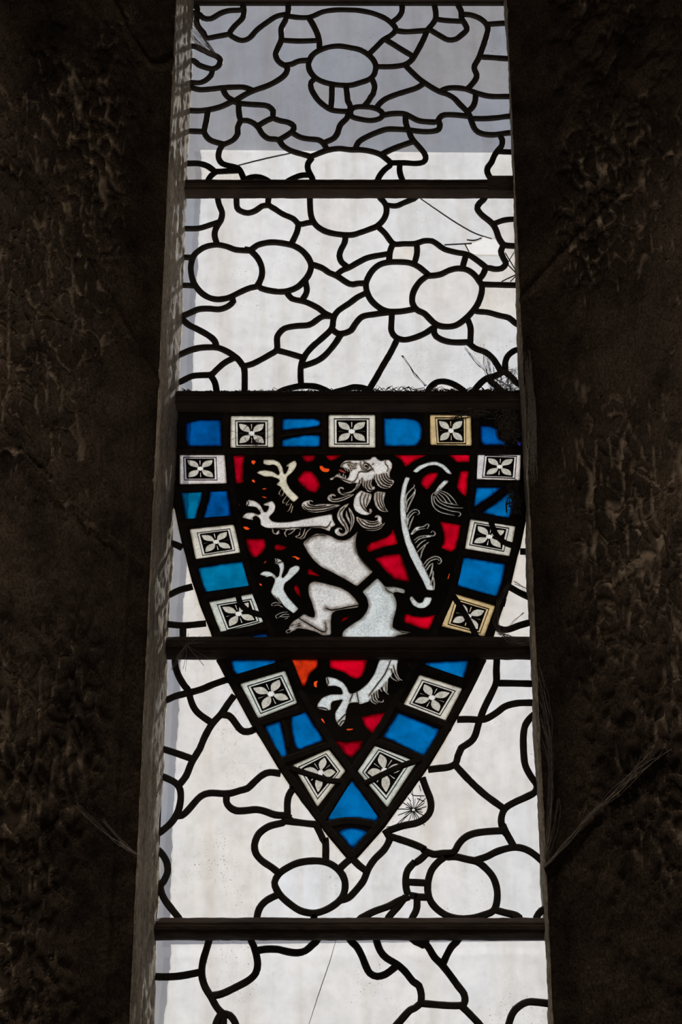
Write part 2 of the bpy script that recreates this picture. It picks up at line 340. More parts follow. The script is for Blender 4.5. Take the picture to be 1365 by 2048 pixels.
SHAPES = {
 3: """
p blue_pane blue 0.00|-2698,1671 -2460,1735 -2080,1735 -2058,1218 -2641,1218 -2686,1344
p blue_pane blue 0.00|-1021,1754 -472,1763 -365,1717 -356,1635 -422,1589 -801,1544 -1018,1517
p blue_pane blue 0.00|-1021,1353 -799,1408 -635,1444 -355,1444 -354,1218 -436,1203 -1027,1209
p blue_pane blue 0.00|735,1763 1099,1772 1280,1744 1378,1671 1409,1562 1390,1380 1321,1236 1222,1218 746,1218
p blue_pane blue 0.00|2417,1626 2566,1617 2712,1562 2722,1380 2851,1308 2890,1236 2438,1245 2409,1344
p blue_pane blue 0.00|-2726,370 -2362,397 -2383,194 -2434,19 -2460,-173 -2630,-173
p blue_pane blue 0.00|-2235,406 -1943,406 -1896,177 -1865,-103 -2083,-112 -2340,-146 -2298,54 -2254,230
p blue_pane blue 0.00|-2401,-1007 -1996,-939 -1638,-888 -1502,-1329 -1541,-1362 -2046,-1463 -2235,-1480 -2320,-1320
p blue_pane blue 0.00|-1523,-2233 -1382,-2183 -1242,-2158 -1201,-2208 -1208,-2274 -1522,-2274
p blue_pane blue 0.00|2300,459 2755,459 2604,318 2454,212 2264,80 2270,265
p blue_pane blue 0.00|2382,-16 2648,177 2815,318 2899,388 2979,353 2922,142 2918,54 2864,-112 2671,-94
p blue_pane blue 0.00|2046,-811 2761,-939 2702,-1236 2588,-1531 2243,-1438 1905,-1320
p violet_chip violet 0.00|3022,1471 3089,1489 3085,1390 3035,1380
p violet_chip violet 0.00|3041,1308 3099,1326 3103,1236 3062,1236
p red_pane red 0.00|-1881,1056 -1652,1065 -1673,877 -1673,521 -1803,521 -1850,769
p red_pane red 0.00|-689,1056 -435,1065 -467,948 -565,903 -639,948
p red_pane red 0.00|-263,1056 40,1065 -75,984 -173,939 -238,984
p red_pane red 0.00|-646,769 -499,769 -400,627 -343,485 -415,344 -545,362 -692,503 -759,609
p red_pane red 0.00|892,1074 1597,1088 1441,1038 1251,930 1102,823 1046,948
p red_pane red 0.00|1778,1101 2229,1110 2224,921 1986,912 1891,1020
p red_pane red 0.00|1672,734 1636,609 1469,397 1389,468 1358,538 1409,663 1525,734
p red_pane red 0.00|2048,761 2195,769 2162,485 2132,265 2037,344 1974,450 2012,627
p red_pane red 0.00|1668,-164 2037,-233 2000,-415 1929,-674 1848,-742 1681,-656 1740,-536 1736,-381
p red_pane red 0.00|420,-639 500,-553 742,-467 839,-398 880,-303 919,-398 957,-596 740,-639 467,-742
p red_pane red 0.00|562,-845 739,-776 995,-751 1057,-913 1163,-1270 893,-1227 736,-1066
p red_pane red 0.00|-539,-1015 -331,-1168 -570,-1134
p red_pane red 0.00|-1615,-484 -1286,-484 -1260,-605 -1313,-742 -1424,-836 -1504,-811 -1571,-674
p red_pane red 0.00|-1123,-605 -1076,-579 -890,-639 -1010,-708 -1114,-699
p red_pane red 0.00|-791,-1358 -736,-1299 -703,-1375 -662,-1543 -742,-1476
p red_pane red 0.00|3,-1943 50,-1877 145,-1869 82,-1935 11,-1968
p red_pane red 0.00|1043,-1877 1076,-1810 1220,-1860 1377,-1877 1568,-1835 1460,-2101 1355,-2096 1217,-2043 1042,-1977
p claw claw 0.00|-1536,966 -1470,957 -1469,912 -1501,868 -1543,912
p claw claw 0.00|-1536,592 -1488,609 -1462,530 -1511,547
p claw claw 0.00|-1370,418 -1314,446 -1257,432 -1297,408
p claw claw 0.00|-1376,282 -1295,291 -1254,247 -1311,256
p claw claw 0.00|-369,859 -320,859 -287,814 -189,805 -213,734 -303,734 -360,787
p claw claw 0.00|-1758,142 -1726,142 -1732,89 -1756,80
p claw claw 0.00|-1668,-268 -1596,-259 -1530,-320 -1610,-337
p claw claw 0.00|-1302,-930 -1255,-879 -1252,-900 -1286,-939
p claw claw 0.00|-852,-811 -765,-794 -676,-845 -732,-879 -764,-836
p claw claw 0.00|-1367,-1286 -1336,-1286 -1311,-1337 -1351,-1329
p claw claw 0.00|1815,-1100 1822,-1117 1791,-1219 1777,-1210
p raised_forepaw silver 0.00|-1331,975 -1307,975 -1159,975 -1060,930 -1002,823 -984,716 -951,707 -919,769 -896,841 -936,832 -937,868 -832,948 -783,957 -757,894 -773,823 -829,734 -926,645 -933,556 -875,432 -793,344 -711,265 -807,168 -905,274 -988,379 -1038,468 -1087,485 -1104,521 -1047,574 -1072,609 -1203,654 -1301,645 -1367,680 -1449,716 -1417,761 -1303,778 -1172,752 -1073,680 -1049,716 -1092,841 -1158,877 -1239,859 -1305,877 -1338,894
s raised_forepaw silver 2.05|-1017,423 -1056,353 -1048,318 -1015,318
s raised_forepaw silver 2.05|-975,370 -999,300 -1039,291
s raised_forepaw silver 2.04|-926,300 -989,194 -981,159 -933,177
s raised_forepaw silver 2.04|-876,230 -932,142 -908,124 -859,159
s raised_forepaw silver 2.04|-835,159 -882,37 -922,2
s raised_forepaw silver 2.04|-818,107 -849,-16
p foreleg silver 0.00|-1620,115 -1598,230 -1476,212 -1377,142 -1310,2 -1262,2 -1215,107 -1312,115 -1321,151 -1168,212 -1110,115 -1132,2 -1228,-103 -1162,-173 -1049,-190 -868,-181 -498,-103 -151,-33 -143,-138 -86,-242 -175,-294 -191,-363 -336,-294 -626,-294 -867,-337 -1160,-303 -1273,-294 -1362,-242 -1364,-138 -1438,-68 -1502,-103 -1485,-155 -1566,-138 -1663,-112 -1672,-86 -1617,-16 -1504,-7 -1390,-51 -1358,-16 -1441,89 -1555,98
s foreleg silver 2.54|-1160,-294 -1143,-381 -1094,-398 -1047,-363
s foreleg silver 2.53|-1047,-329 -1094,-407 -1030,-381
s foreleg silver 2.54|-902,-311 -950,-381 -925,-450
s foreleg silver 2.54|-770,-311 -833,-381 -897,-415
s foreleg silver 2.54|-689,-311 -704,-415 -768,-450 -736,-467
s foreleg silver 2.54|-609,-311 -640,-415 -688,-467 -736,-476
s foreleg silver 2.54|-512,-303 -576,-363 -623,-467 -695,-493
s foreleg ink 1.10|-866,-291 -625,-280 -351,-268 -255,-285 -206,-242 -174,-173
s foreleg ink 1.10|-1160,-303 -867,-298
s foreleg ink 1.10|-770,-320 -657,-346
s foreleg ink 1.11|-1593,212 -1572,159 -1600,115
s foreleg ink 1.10|-705,-337 -672,-415
p lion_body silver 0.00|-647,-562 -543,-467 -415,-389 -302,-398 -174,-433 -61,-502 67,-519 164,-467 244,-398 285,-346 252,-467 244,-605 291,-776 386,-913 537,-1083 401,-1219 265,-1346 98,-1236 -140,-1100 -332,-998 -460,-879 -557,-742
s lion_body ink 0.67|-607,-571 -511,-467 -383,-424 -254,-433
s lion_body ink 0.67|228,-571 259,-725 354,-888 497,-1058
p haunch silver 0.00|352,-1434 479,-1316 608,-1189 741,-1350 860,-1341 1019,-1375 1074,-1409 1049,-1476 938,-1442 859,-1459 906,-1543 928,-1660 902,-1810 861,-1943 852,-2059 961,-2109 1197,-2150 913,-2208 818,-2274 34,-2274 19,-2175 50,-2109 176,-2010 334,-1910 429,-1777 461,-1677 430,-1543
s haunch ink 0.67|733,-1358 780,-1426 859,-1459
s haunch ink 0.66|860,-2059 1008,-2142 1181,-2158
p hind_leg silver 0.00|-545,-1358 -513,-1277 -442,-1248 -251,-1291 -13,-1358 130,-1442 225,-1543 300,-1660 279,-1719 98,-1740 -92,-1774 -155,-1827 -170,-1977 -162,-2191 -295,-2208 -405,-2142 -547,-2101 -704,-2076 -845,-2125 -862,-2076 -847,-2026 -784,-1943 -698,-1894 -612,-1819 -517,-1877 -435,-1885 -431,-1810 -479,-1644 -536,-1493
s hind_leg ink 1.32|-698,-1897 -564,-1985 -453,-2051 -327,-2125 -252,-2129 -249,-2051 -262,-1977
s hind_leg ink 1.33|303,-1669 98,-1710 -139,-1757 -250,-1727
s hind_leg ink 1.32|-815,-2026 -690,-1993
s hind_leg ink 1.32|-815,-2076 -673,-2026
s hind_leg silver 2.48|-709,-2043 -818,-2076 -904,-2125 -880,-2158 -818,-2134
s hind_leg silver 2.48|-740,-2092 -818,-2125 -849,-2150
s hind_leg silver 2.48|-678,-1977 -788,-2026 -834,-2076
p lower_forepaw silver 0.00|-1120,-836 -1040,-845 -959,-913 -950,-1032 -996,-1168 -971,-1194 -893,-1100 -862,-1015 -764,-964 -700,-981 -690,-1032 -718,-1083 -856,-1227 -938,-1286 -961,-1391 -888,-1525 -772,-1659 -701,-1735 -787,-1826 -850,-1776 -949,-1693 -1093,-1559 -1174,-1442 -1129,-1320 -1098,-1219 -1163,-1160 -1226,-1177 -1274,-1185 -1370,-1126 -1292,-1066 -1196,-1075 -1116,-1126 -1075,-1185 -1036,-1151 -1021,-1032 -1054,-947 -1134,-939 -1095,-896
s lower_forepaw ink 1.00|-1110,-1510 -997,-1660 -821,-1827
s lower_forepaw ink 1.01|-1071,-930 -975,-896
s lower_forepaw ink 1.00|-1354,-1143 -1258,-1168
s lower_forepaw ink 1.01|-1096,-841 -1071,-888 -1118,-939
s lower_forepaw ink 1.00|-1054,-1543 -933,-1710 -814,-1802
s lower_forepaw silver 2.16|-1013,-1644 -1092,-1627 -1155,-1660 -1139,-1685
s lower_forepaw silver 2.16|-965,-1710 -1044,-1669 -1123,-1685
s lower_forepaw silver 2.15|-885,-1794 -979,-1802 -1081,-1860 -1057,-1910
s lower_forepaw silver 2.15|-853,-1835 -947,-1835 -1041,-1894
s lower_forepaw silver 2.15|-852,-1869 -931,-1877 -994,-1877
s lower_forepaw silver 2.15|-884,-1894 -930,-1919
p tail silver 0.00|1223,752 1331,859 1512,930 1643,939 1773,877 1868,769 1907,689 1818,707 1739,805 1626,868 1494,850 1379,787 1296,716
p tail silver 0.00|1766,592 1855,574 1730,432 1647,335 1621,291 1582,335 1666,485
p tail silver 0.00|1107,654 1188,636 1125,476 1098,300 1095,54 1123,-242 1175,-502 1268,-708 1376,-947 1482,-1202 1561,-1416 1434,-1413 1370,-1253 1262,-1032 1155,-794 1078,-553 1025,-294 1005,-33 1008,230 1044,476
p tail silver 0.00|1136,-1560 1176,-1501 1241,-1593 1296,-1635 1359,-1618 1393,-1526 1519,-1535 1477,-1660 1381,-1730 1286,-1730 1192,-1677
s tail_tuft silver 2.90|1599,370 1549,300 1554,159 1608,54 1720,-16 1929,-65
s tail_tuft silver 2.90|1581,300 1595,177 1690,89 1866,19 2011,-7 2026,-59 1985,-86
s tail_tuft silver 2.90|1597,300 1676,177 1852,89 2078,72
s tail_tuft silver 2.90|1630,318 1725,194 1885,142 1998,124
s tail_tuft silver 2.90|1647,353 1727,282 1805,168
s tail_tuft silver 2.90|1664,379 1792,300 1870,177 1902,151
s tail_tuft silver 2.90|1681,406 1825,335 1920,230 1967,151
s tail_tuft silver 2.89|1103,37 1129,194 1220,318 1270,406 1239,441
s tail_tuft silver 2.88|1110,-16 1169,142 1236,282 1270,370
s tail_tuft silver 2.89|1096,142 1115,300 1189,406 1255,476 1240,512
s tail_tuft silver 2.88|1107,-199 1142,-51 1232,37 1313,28 1328,-33 1295,-51
s tail_tuft silver 2.88|1123,-251 1149,-120 1231,-16 1288,-7
s tail_tuft silver 2.87|1146,-329 1180,-207 1230,-86
s tail_tuft silver 2.87|1176,-415 1242,-329 1331,-285
s tail_tuft silver 2.87|1214,-346 1279,-285 1392,-268 1457,-225 1489,-242 1456,-311
s tail_tuft silver 2.87|1197,-415 1294,-329 1424,-303
s tail_tuft silver 2.87|1227,-519 1325,-450 1453,-433 1566,-433 1591,-381 1544,-346 1519,-381
s tail_tuft silver 2.86|1242,-571 1340,-484 1517,-450
s tail_tuft silver 2.86|1273,-656 1338,-571 1436,-502
s tail_tuft silver 2.86|1288,-725 1369,-639 1483,-545
s tail_tuft silver 2.85|1334,-845 1368,-708 1418,-622
s tail_tuft silver 2.85|1379,-964 1461,-862 1574,-811 1654,-828 1684,-896 1643,-947 1620,-922
s tail_tuft silver 2.85|1402,-1015 1492,-896 1605,-853 1655,-888
s tail_tuft silver 2.84|1425,-1066 1491,-964 1540,-930
s tail_tuft silver 2.84|1471,-1185 1513,-1083 1539,-947
s tail_tuft silver 2.84|1500,-1303 1534,-1185 1545,-1066
s tail_tuft silver 2.83|1546,-1404 1556,-1303 1550,-1202
p mane0 silver 0.00|352,549 268,538 249,457 174,385 80,361 24,351 -18,379 -23,416 5,432 33,406 57,420 42,457 -4,471 -51,447 -64,396 -33,335 42,298 155,314 249,385 320,477
s mane0 ink 1.28|305,498 211,365 80,328 -4,351
p mane1 silver 0.00|248,335 155,324 80,294 -14,263 -107,243 -154,253 -164,284 -126,294 -98,274 -85,304 -117,335 -173,335 -220,304 -238,243 -201,192 -126,172 -23,182 80,223 173,274
s mane1 ink 1.28|-192,274 -154,223 -70,213 42,249 173,304
p mane2 silver 0.00|-107,142 -219,152 -331,152 -462,128 -528,148 -537,188 -509,192 -481,172 -472,203 -509,223 -594,213 -659,172 -677,111 -639,51 -555,0 -424,-20 -293,0 -163,41 -51,91 5,132
s mane2 ink 1.28|-627,132 -574,77 -424,67 -256,87 -107,122
s mane2 ink 1.27|-645,101 -573,31 -424,17 -256,39 -88,91
s mane2 ink 1.28|-578,168 -537,118 -406,99 -257,120
p mane3 silver 0.00|145,172 61,132 -23,71 -70,-50 -60,-130 5,-231 61,-291 79,-351 42,-391 -14,-381 -42,-335 -17,-307 5,-341 23,-321 -4,-281 -60,-281 -107,-321 -110,-371 -69,-431 23,-451 98,-411 135,-351 126,-271 79,-171 33,-90 24,-30 61,51 117,111
s mane3 ink 1.27|61,91 -17,-10 -4,-120 64,-231 105,-341
p mane4 silver 0.00|132,101 191,10 232,-90 228,-191 191,-291 138,-391 163,-271 172,-130 154,-30 126,31
s mane4 ink 1.27|163,-10 195,-130 181,-271
p mane5 silver 0.00|91,51 113,-50 154,-150 157,-241 126,-181 76,-70
p mane6 silver 0.00|342,406 267,335 220,233 207,111 247,10 340,-50 433,-70 518,-30 531,31 505,67 468,55 490,21 453,10 425,71 463,132 510,223 526,335 455,355 398,375
s mane6 ink 1.28|365,355 329,253 341,132 406,35 490,-10
s mane6 ink 1.28|426,335 388,213 401,111 438,41
s mane6 ink 1.28|477,324 448,213 431,122
p mane7 silver 0.00|567,355 557,233 584,111 639,31 723,-10 816,0 752,91 725,192 744,294 764,365 698,375 623,385
s mane7 ink 1.28|614,359 613,213 658,87 751,10
s mane7 ink 1.28|661,359 659,213 696,101 779,10
s mane7 ink 1.28|708,359 693,233 724,122 751,61
p mane8 silver 0.00|256,-70 265,-171 321,-271 432,-341 543,-355 655,-327 720,-261 749,-175 708,-227 684,-181 698,-120 666,-66 611,-50 567,-80 582,-114 616,-100 625,-134 572,-165 489,-161 396,-134 331,-114
s mane8 ink 1.27|293,-126 358,-227 488,-285 618,-275 702,-221
s mane8 ink 1.27|349,-144 433,-215 544,-235 647,-201
s mane8 ink 1.27|280,-181 358,-285 488,-323 618,-307 711,-251
s mane8 ink 1.27|433,-165 526,-197 628,-175
p lion_head silver 0.00|-14,826 -10,857 24,919 90,966 345,960 515,981 525,1022 591,1032 628,981 694,945 760,974 836,970 882,898 872,795 833,733 833,661 851,600 898,596 912,549 878,487 830,436 755,420 661,447 596,508 565,590 550,631 522,559 521,502 540,467 572,481 586,440 548,385 473,359 408,406 371,477 358,528 268,528 212,534 155,514 80,543 -33,620 -108,645 -136,590 -183,583 -196,616 -155,641 -108,657 -80,698 -52,706 71,631 118,620 156,723 141,780 71,809
s lion_head ink 0.86|373,840 392,892 439,904 480,857 457,805 410,799 378,834
s lion_head ink 0.86|379,966 411,919 480,883 542,795 557,768
s lion_head ink 0.86|345,950 335,877 372,789 457,768 518,801
s lion_head ink 0.86|297,733 274,631 230,575 174,543
s lion_head ink 0.86|297,733 344,748 438,743 523,780 551,801
s lion_head ink 0.86|5,840 43,898 99,919 165,929
s lion_head ink 0.86|770,960 760,898 801,846 808,785 786,748
s lion_head ink 0.86|-80,647 5,616 118,575 165,563
s lion_head ink 1.46|607,692 625,579 699,477 815,449
s lion_head ink 1.46|654,692 672,600 747,514 846,483
s lion_head ink 1.46|692,702 719,610 794,538 878,522
s lion_head ink 1.46|730,713 757,631 822,569 873,559
s lion_head ink 1.46|777,713 795,651 836,608
s lion_head ink 1.46|573,672 580,569 615,508
s lion_head ink 1.45|456,579 437,477 483,402 552,406
s lion_head ink 1.45|503,590 484,498 521,432
s lion_head ink 1.45|409,559 399,457 440,391
s lion_head ink 1.45|324,590 309,528
s lion_head ink 1.45|362,631 358,528
s lion_head ink 3.26|426,855 444,846
s lion_head ink 1.20|146,898 158,890
s lion_head ink 1.20|184,908 196,900
s lion_head ink 1.20|222,892 233,883
s lion_head ink 1.20|137,857 148,848
s lion_head ink 1.20|175,863 186,855
s lion_head ink 1.20|212,855 224,846
s lion_head ink 1.20|250,863 261,855
s lion_head ink 1.20|156,815 167,807
s lion_head ink 1.20|193,813 205,805
s lion_head ink 1.20|227,809 239,801
s lion_head ink 1.20|174,774 186,766
s lion_head ink 1.20|250,815 261,807
s lion_head ink 1.20|118,877 129,869
s lion_head ink 1.20|250,904 262,896
s lion_head ink 1.20|552,898 563,890
p tongue tongue 0.00|-61,789 5,789 93,733 65,711 -23,752
s tooth silver 2.23|61,805 88,760
s tooth silver 2.23|105,789 122,743
s tooth silver 2.23|-21,682 -33,723
s tooth silver 2.23|35,653 43,706
s tooth silver 2.22|75,631 76,674
""",
 4: """
p blue_pane blue 0.00|1378,-2661 2093,-2626 2046,-2801 1991,-2958 1709,-2871 1376,-2731
p blue_pane blue 0.00|-1808,-2626 -1069,-2617 -1084,-2705 -1435,-2818 -1701,-2897 -1771,-2783
p blue_pane blue 0.00|-1234,-3740 -981,-3646 -922,-3882 -882,-4104 -854,-4211 -919,-4264 -990,-4227 -1130,-3964
p blue_pane blue 0.00|-798,-3562 -568,-3491 -427,-3736 -288,-3925 -296,-3988 -517,-4066 -654,-4129 -731,-4098 -779,-3894 -812,-3705
p blue_pane blue 0.00|927,-3507 1272,-3650 1588,-3783 1579,-3832 1400,-4129 1346,-4226 1278,-4211 992,-4063 670,-3907
p blue_pane blue 0.00|174,-4618 247,-4701 377,-4866 523,-5030 635,-5161 553,-5292 408,-5251 213,-5235 19,-5259 -176,-5292 -265,-5145 -128,-4965 19,-4783
p blue_pane blue 0.00|-54,-5444 51,-5395 180,-5379 310,-5395 439,-5452 309,-5582 180,-5727 67,-5582
p red_pane red 0.00|-192,-2613 424,-2613 408,-2760 345,-2905 267,-2954 174,-2930 50,-2841 -184,-2760
p red_pane red 0.00|1126,-2662 1227,-2654 1202,-2760 1147,-2800 1109,-2743
p red_pane red 0.00|319,-3578 766,-3483 649,-3705 509,-3862 463,-3831 372,-3720
p red_pane red 0.00|-96,-3973 92,-3996 355,-3964 333,-4088 164,-4268 60,-4194 -36,-4063
p orange_pane orange 0.00|-832,-2613 -372,-2613 -387,-2743 -510,-2857 -586,-3067 -633,-3067 -728,-2857
p claw claw 0.00|-447,-2986 -370,-2970 -401,-3034 -392,-3099 -439,-3075
p claw claw 0.00|-328,-3602 -290,-3610 -251,-3705 -305,-3657
p claw claw 0.00|87,-3776 203,-3776 187,-3799 95,-3815
p hind_paw silver 0.00|635,-2613 939,-2613 906,-2776 780,-2938 654,-3099 483,-3227 467,-3323 304,-3379 273,-3339 126,-3355 80,-3498 72,-3641 -12,-3760 -89,-3641 -97,-3514 -28,-3403 34,-3291 -136,-3323 -167,-3371 -159,-3467 -228,-3483 -383,-3443 -383,-3371 -306,-3259 -167,-3203 34,-3203 3,-3099 -106,-3059 -222,-3075 -254,-2922 -215,-2905 -90,-2930 34,-3002 104,-3099 127,-3179 189,-3195 313,-3131 453,-3002 547,-2857
s hind_paw silver 2.62|907,-2695 905,-2824 951,-2938 1005,-2970
s hind_paw silver 2.62|860,-2760 889,-2889 950,-2978
s hind_paw silver 2.61|797,-2808 827,-2922 919,-2986
s hind_paw silver 2.61|749,-2905 717,-3034 716,-3147 777,-3211
s hind_paw silver 2.61|765,-2889 748,-3051 746,-3163
s hind_paw silver 2.61|702,-2938 685,-3051 700,-3147
s hind_paw silver 2.61|608,-3083 592,-3163 606,-3259
s hind_paw silver 2.60|561,-3131 560,-3243 606,-3323 683,-3331 683,-3291
s hind_paw silver 2.60|514,-3179 529,-3291 605,-3355
s hind_paw silver 2.60|483,-3227 497,-3323 574,-3371
s hind_paw silver 2.61|639,-3051 638,-3115 669,-3163
s hind_paw ink 1.31|822,-2613 718,-2857 593,-3034 452,-3227
s hind_paw ink 1.31|-230,-2922 -207,-3002 -237,-3067
s hind_paw ink 1.30|-383,-3427 -275,-3435 -213,-3467
s hind_paw ink 1.29|-66,-3681 34,-3578 80,-3530
s hind_paw ink 1.29|-28,-3736 18,-3657 72,-3641
s hind_paw ink 1.30|189,-3203 142,-3323
s hind_paw ink 1.30|258,-3171 289,-3355
s hind_paw ink 1.31|860,-2727 890,-2857
s hind_paw ink 1.31|820,-2776 850,-2889
""",
}
TILES = """
3|-1916,1808 -1172,1799 -1163,1200 -1909,1191|-1840,1717 -1270,1717 -1261,1218 -1820,1218
3|-216,1827 595,1827 598,1191 -214,1200|-125,1754 495,1754 492,1258 -119,1258
3|1530,1827 2258,1818 2257,1227 1543,1245|1631,1772 2174,1772 2160,1268 1654,1268
3|-2775,1074 -2005,1074 -1950,521 -2755,503|-2716,1020 -2143,1020 -2114,586 -2684,586
3|2360,1110 3098,1101 3060,574 2288,601|2470,1056 3030,1038 2981,618 2416,641
3|-2560,-311 -1814,-225 -1681,-751 -2438,-870|-2437,-381 -1876,-303 -1779,-699 -2328,-794
3|2193,-129 2955,-251 2837,-811 2081,-674|2256,-190 2849,-294 2745,-722 2159,-601
3|-2208,-1618 -1436,-1459 -1261,-1960 -1963,-2200|-2064,-1660 -1489,-1560 -1347,-1960 -1886,-2117
3|1862,-1459 2567,-1685 2360,-2224 1650,-2043|1907,-1551 2463,-1735 2299,-2167 1761,-2010
4|-1648,-3027 -915,-2801 -709,-3355 -1336,-3612|-1530,-3062 -964,-2879 -759,-3312 -1304,-3535
4|1282,-2871 1979,-3105 1682,-3663 1000,-3398|1322,-2958 1869,-3148 1610,-3569 1107,-3362
4|-777,-4376 -195,-4116 76,-4468 -371,-5055|-686,-4405 -236,-4184 -14,-4476 -372,-4932
4|256,-4468 563,-4032 1217,-4334 734,-5063|338,-4493 603,-4116 1110,-4343 719,-4940
"""
HOLE = "2261,5261 2420,5292 2557,5345 2582,5410 2738,5358 2796,5376 2881,5240 2851,5019 2682,5027 2502,5019 2390,5045 2324,5097"
SHEETS = ["-2638,7482 -1528,7471 164,7449 1668,7427 3302,7416 3246,3251 3197,346 3181,-848 3184,-2180 3194,-3467 3177,-5674 3142,-6981 915,-6989 -2667,-6974 -2693,-5674 -2686,-5034 -2659,-3551 -2661,-2354 -2642,-1475 -2616,-1028 -2635,1291 -2639,2455 -2639,3251 -2630,4063 -2615,5312 -2611,6329", "-2653,-7142 -1418,-7134 136,-7119 1924,-7104 3386,-7088 3364,-8782 -2742,-8782 -2715,-8330 -2683,-7975 -2656,-7677 -2652,-7376"]
JOINTS_LEFT = """
-5575,4987 -4723,4227 -2592,1013
-4623,8661 -4609,4861 -4678,4228
-4154,8932 -3409,7923 -3033,8162
-5238,-25 -3173,-1550
-3366,6872 -3383,-8467
"""
JOINTS_RIGHT = """
5542,5373 4088,4319 3117,3518
4807,8879 4958,5357 4960,4763
5187,-1256 4177,-1972
4761,-4700 2996,-6299
5113,-819 4942,-4129
"""
PROFILE_LEFT = [(-0.285, 0.0), (-0.301, -0.15), (-0.345, -0.17), (-0.95, -0.6)]
PROFILE_RIGHT = [(0.3165, 0.0), (0.308, -0.1), (0.345, -0.13), (0.95, -0.56)]
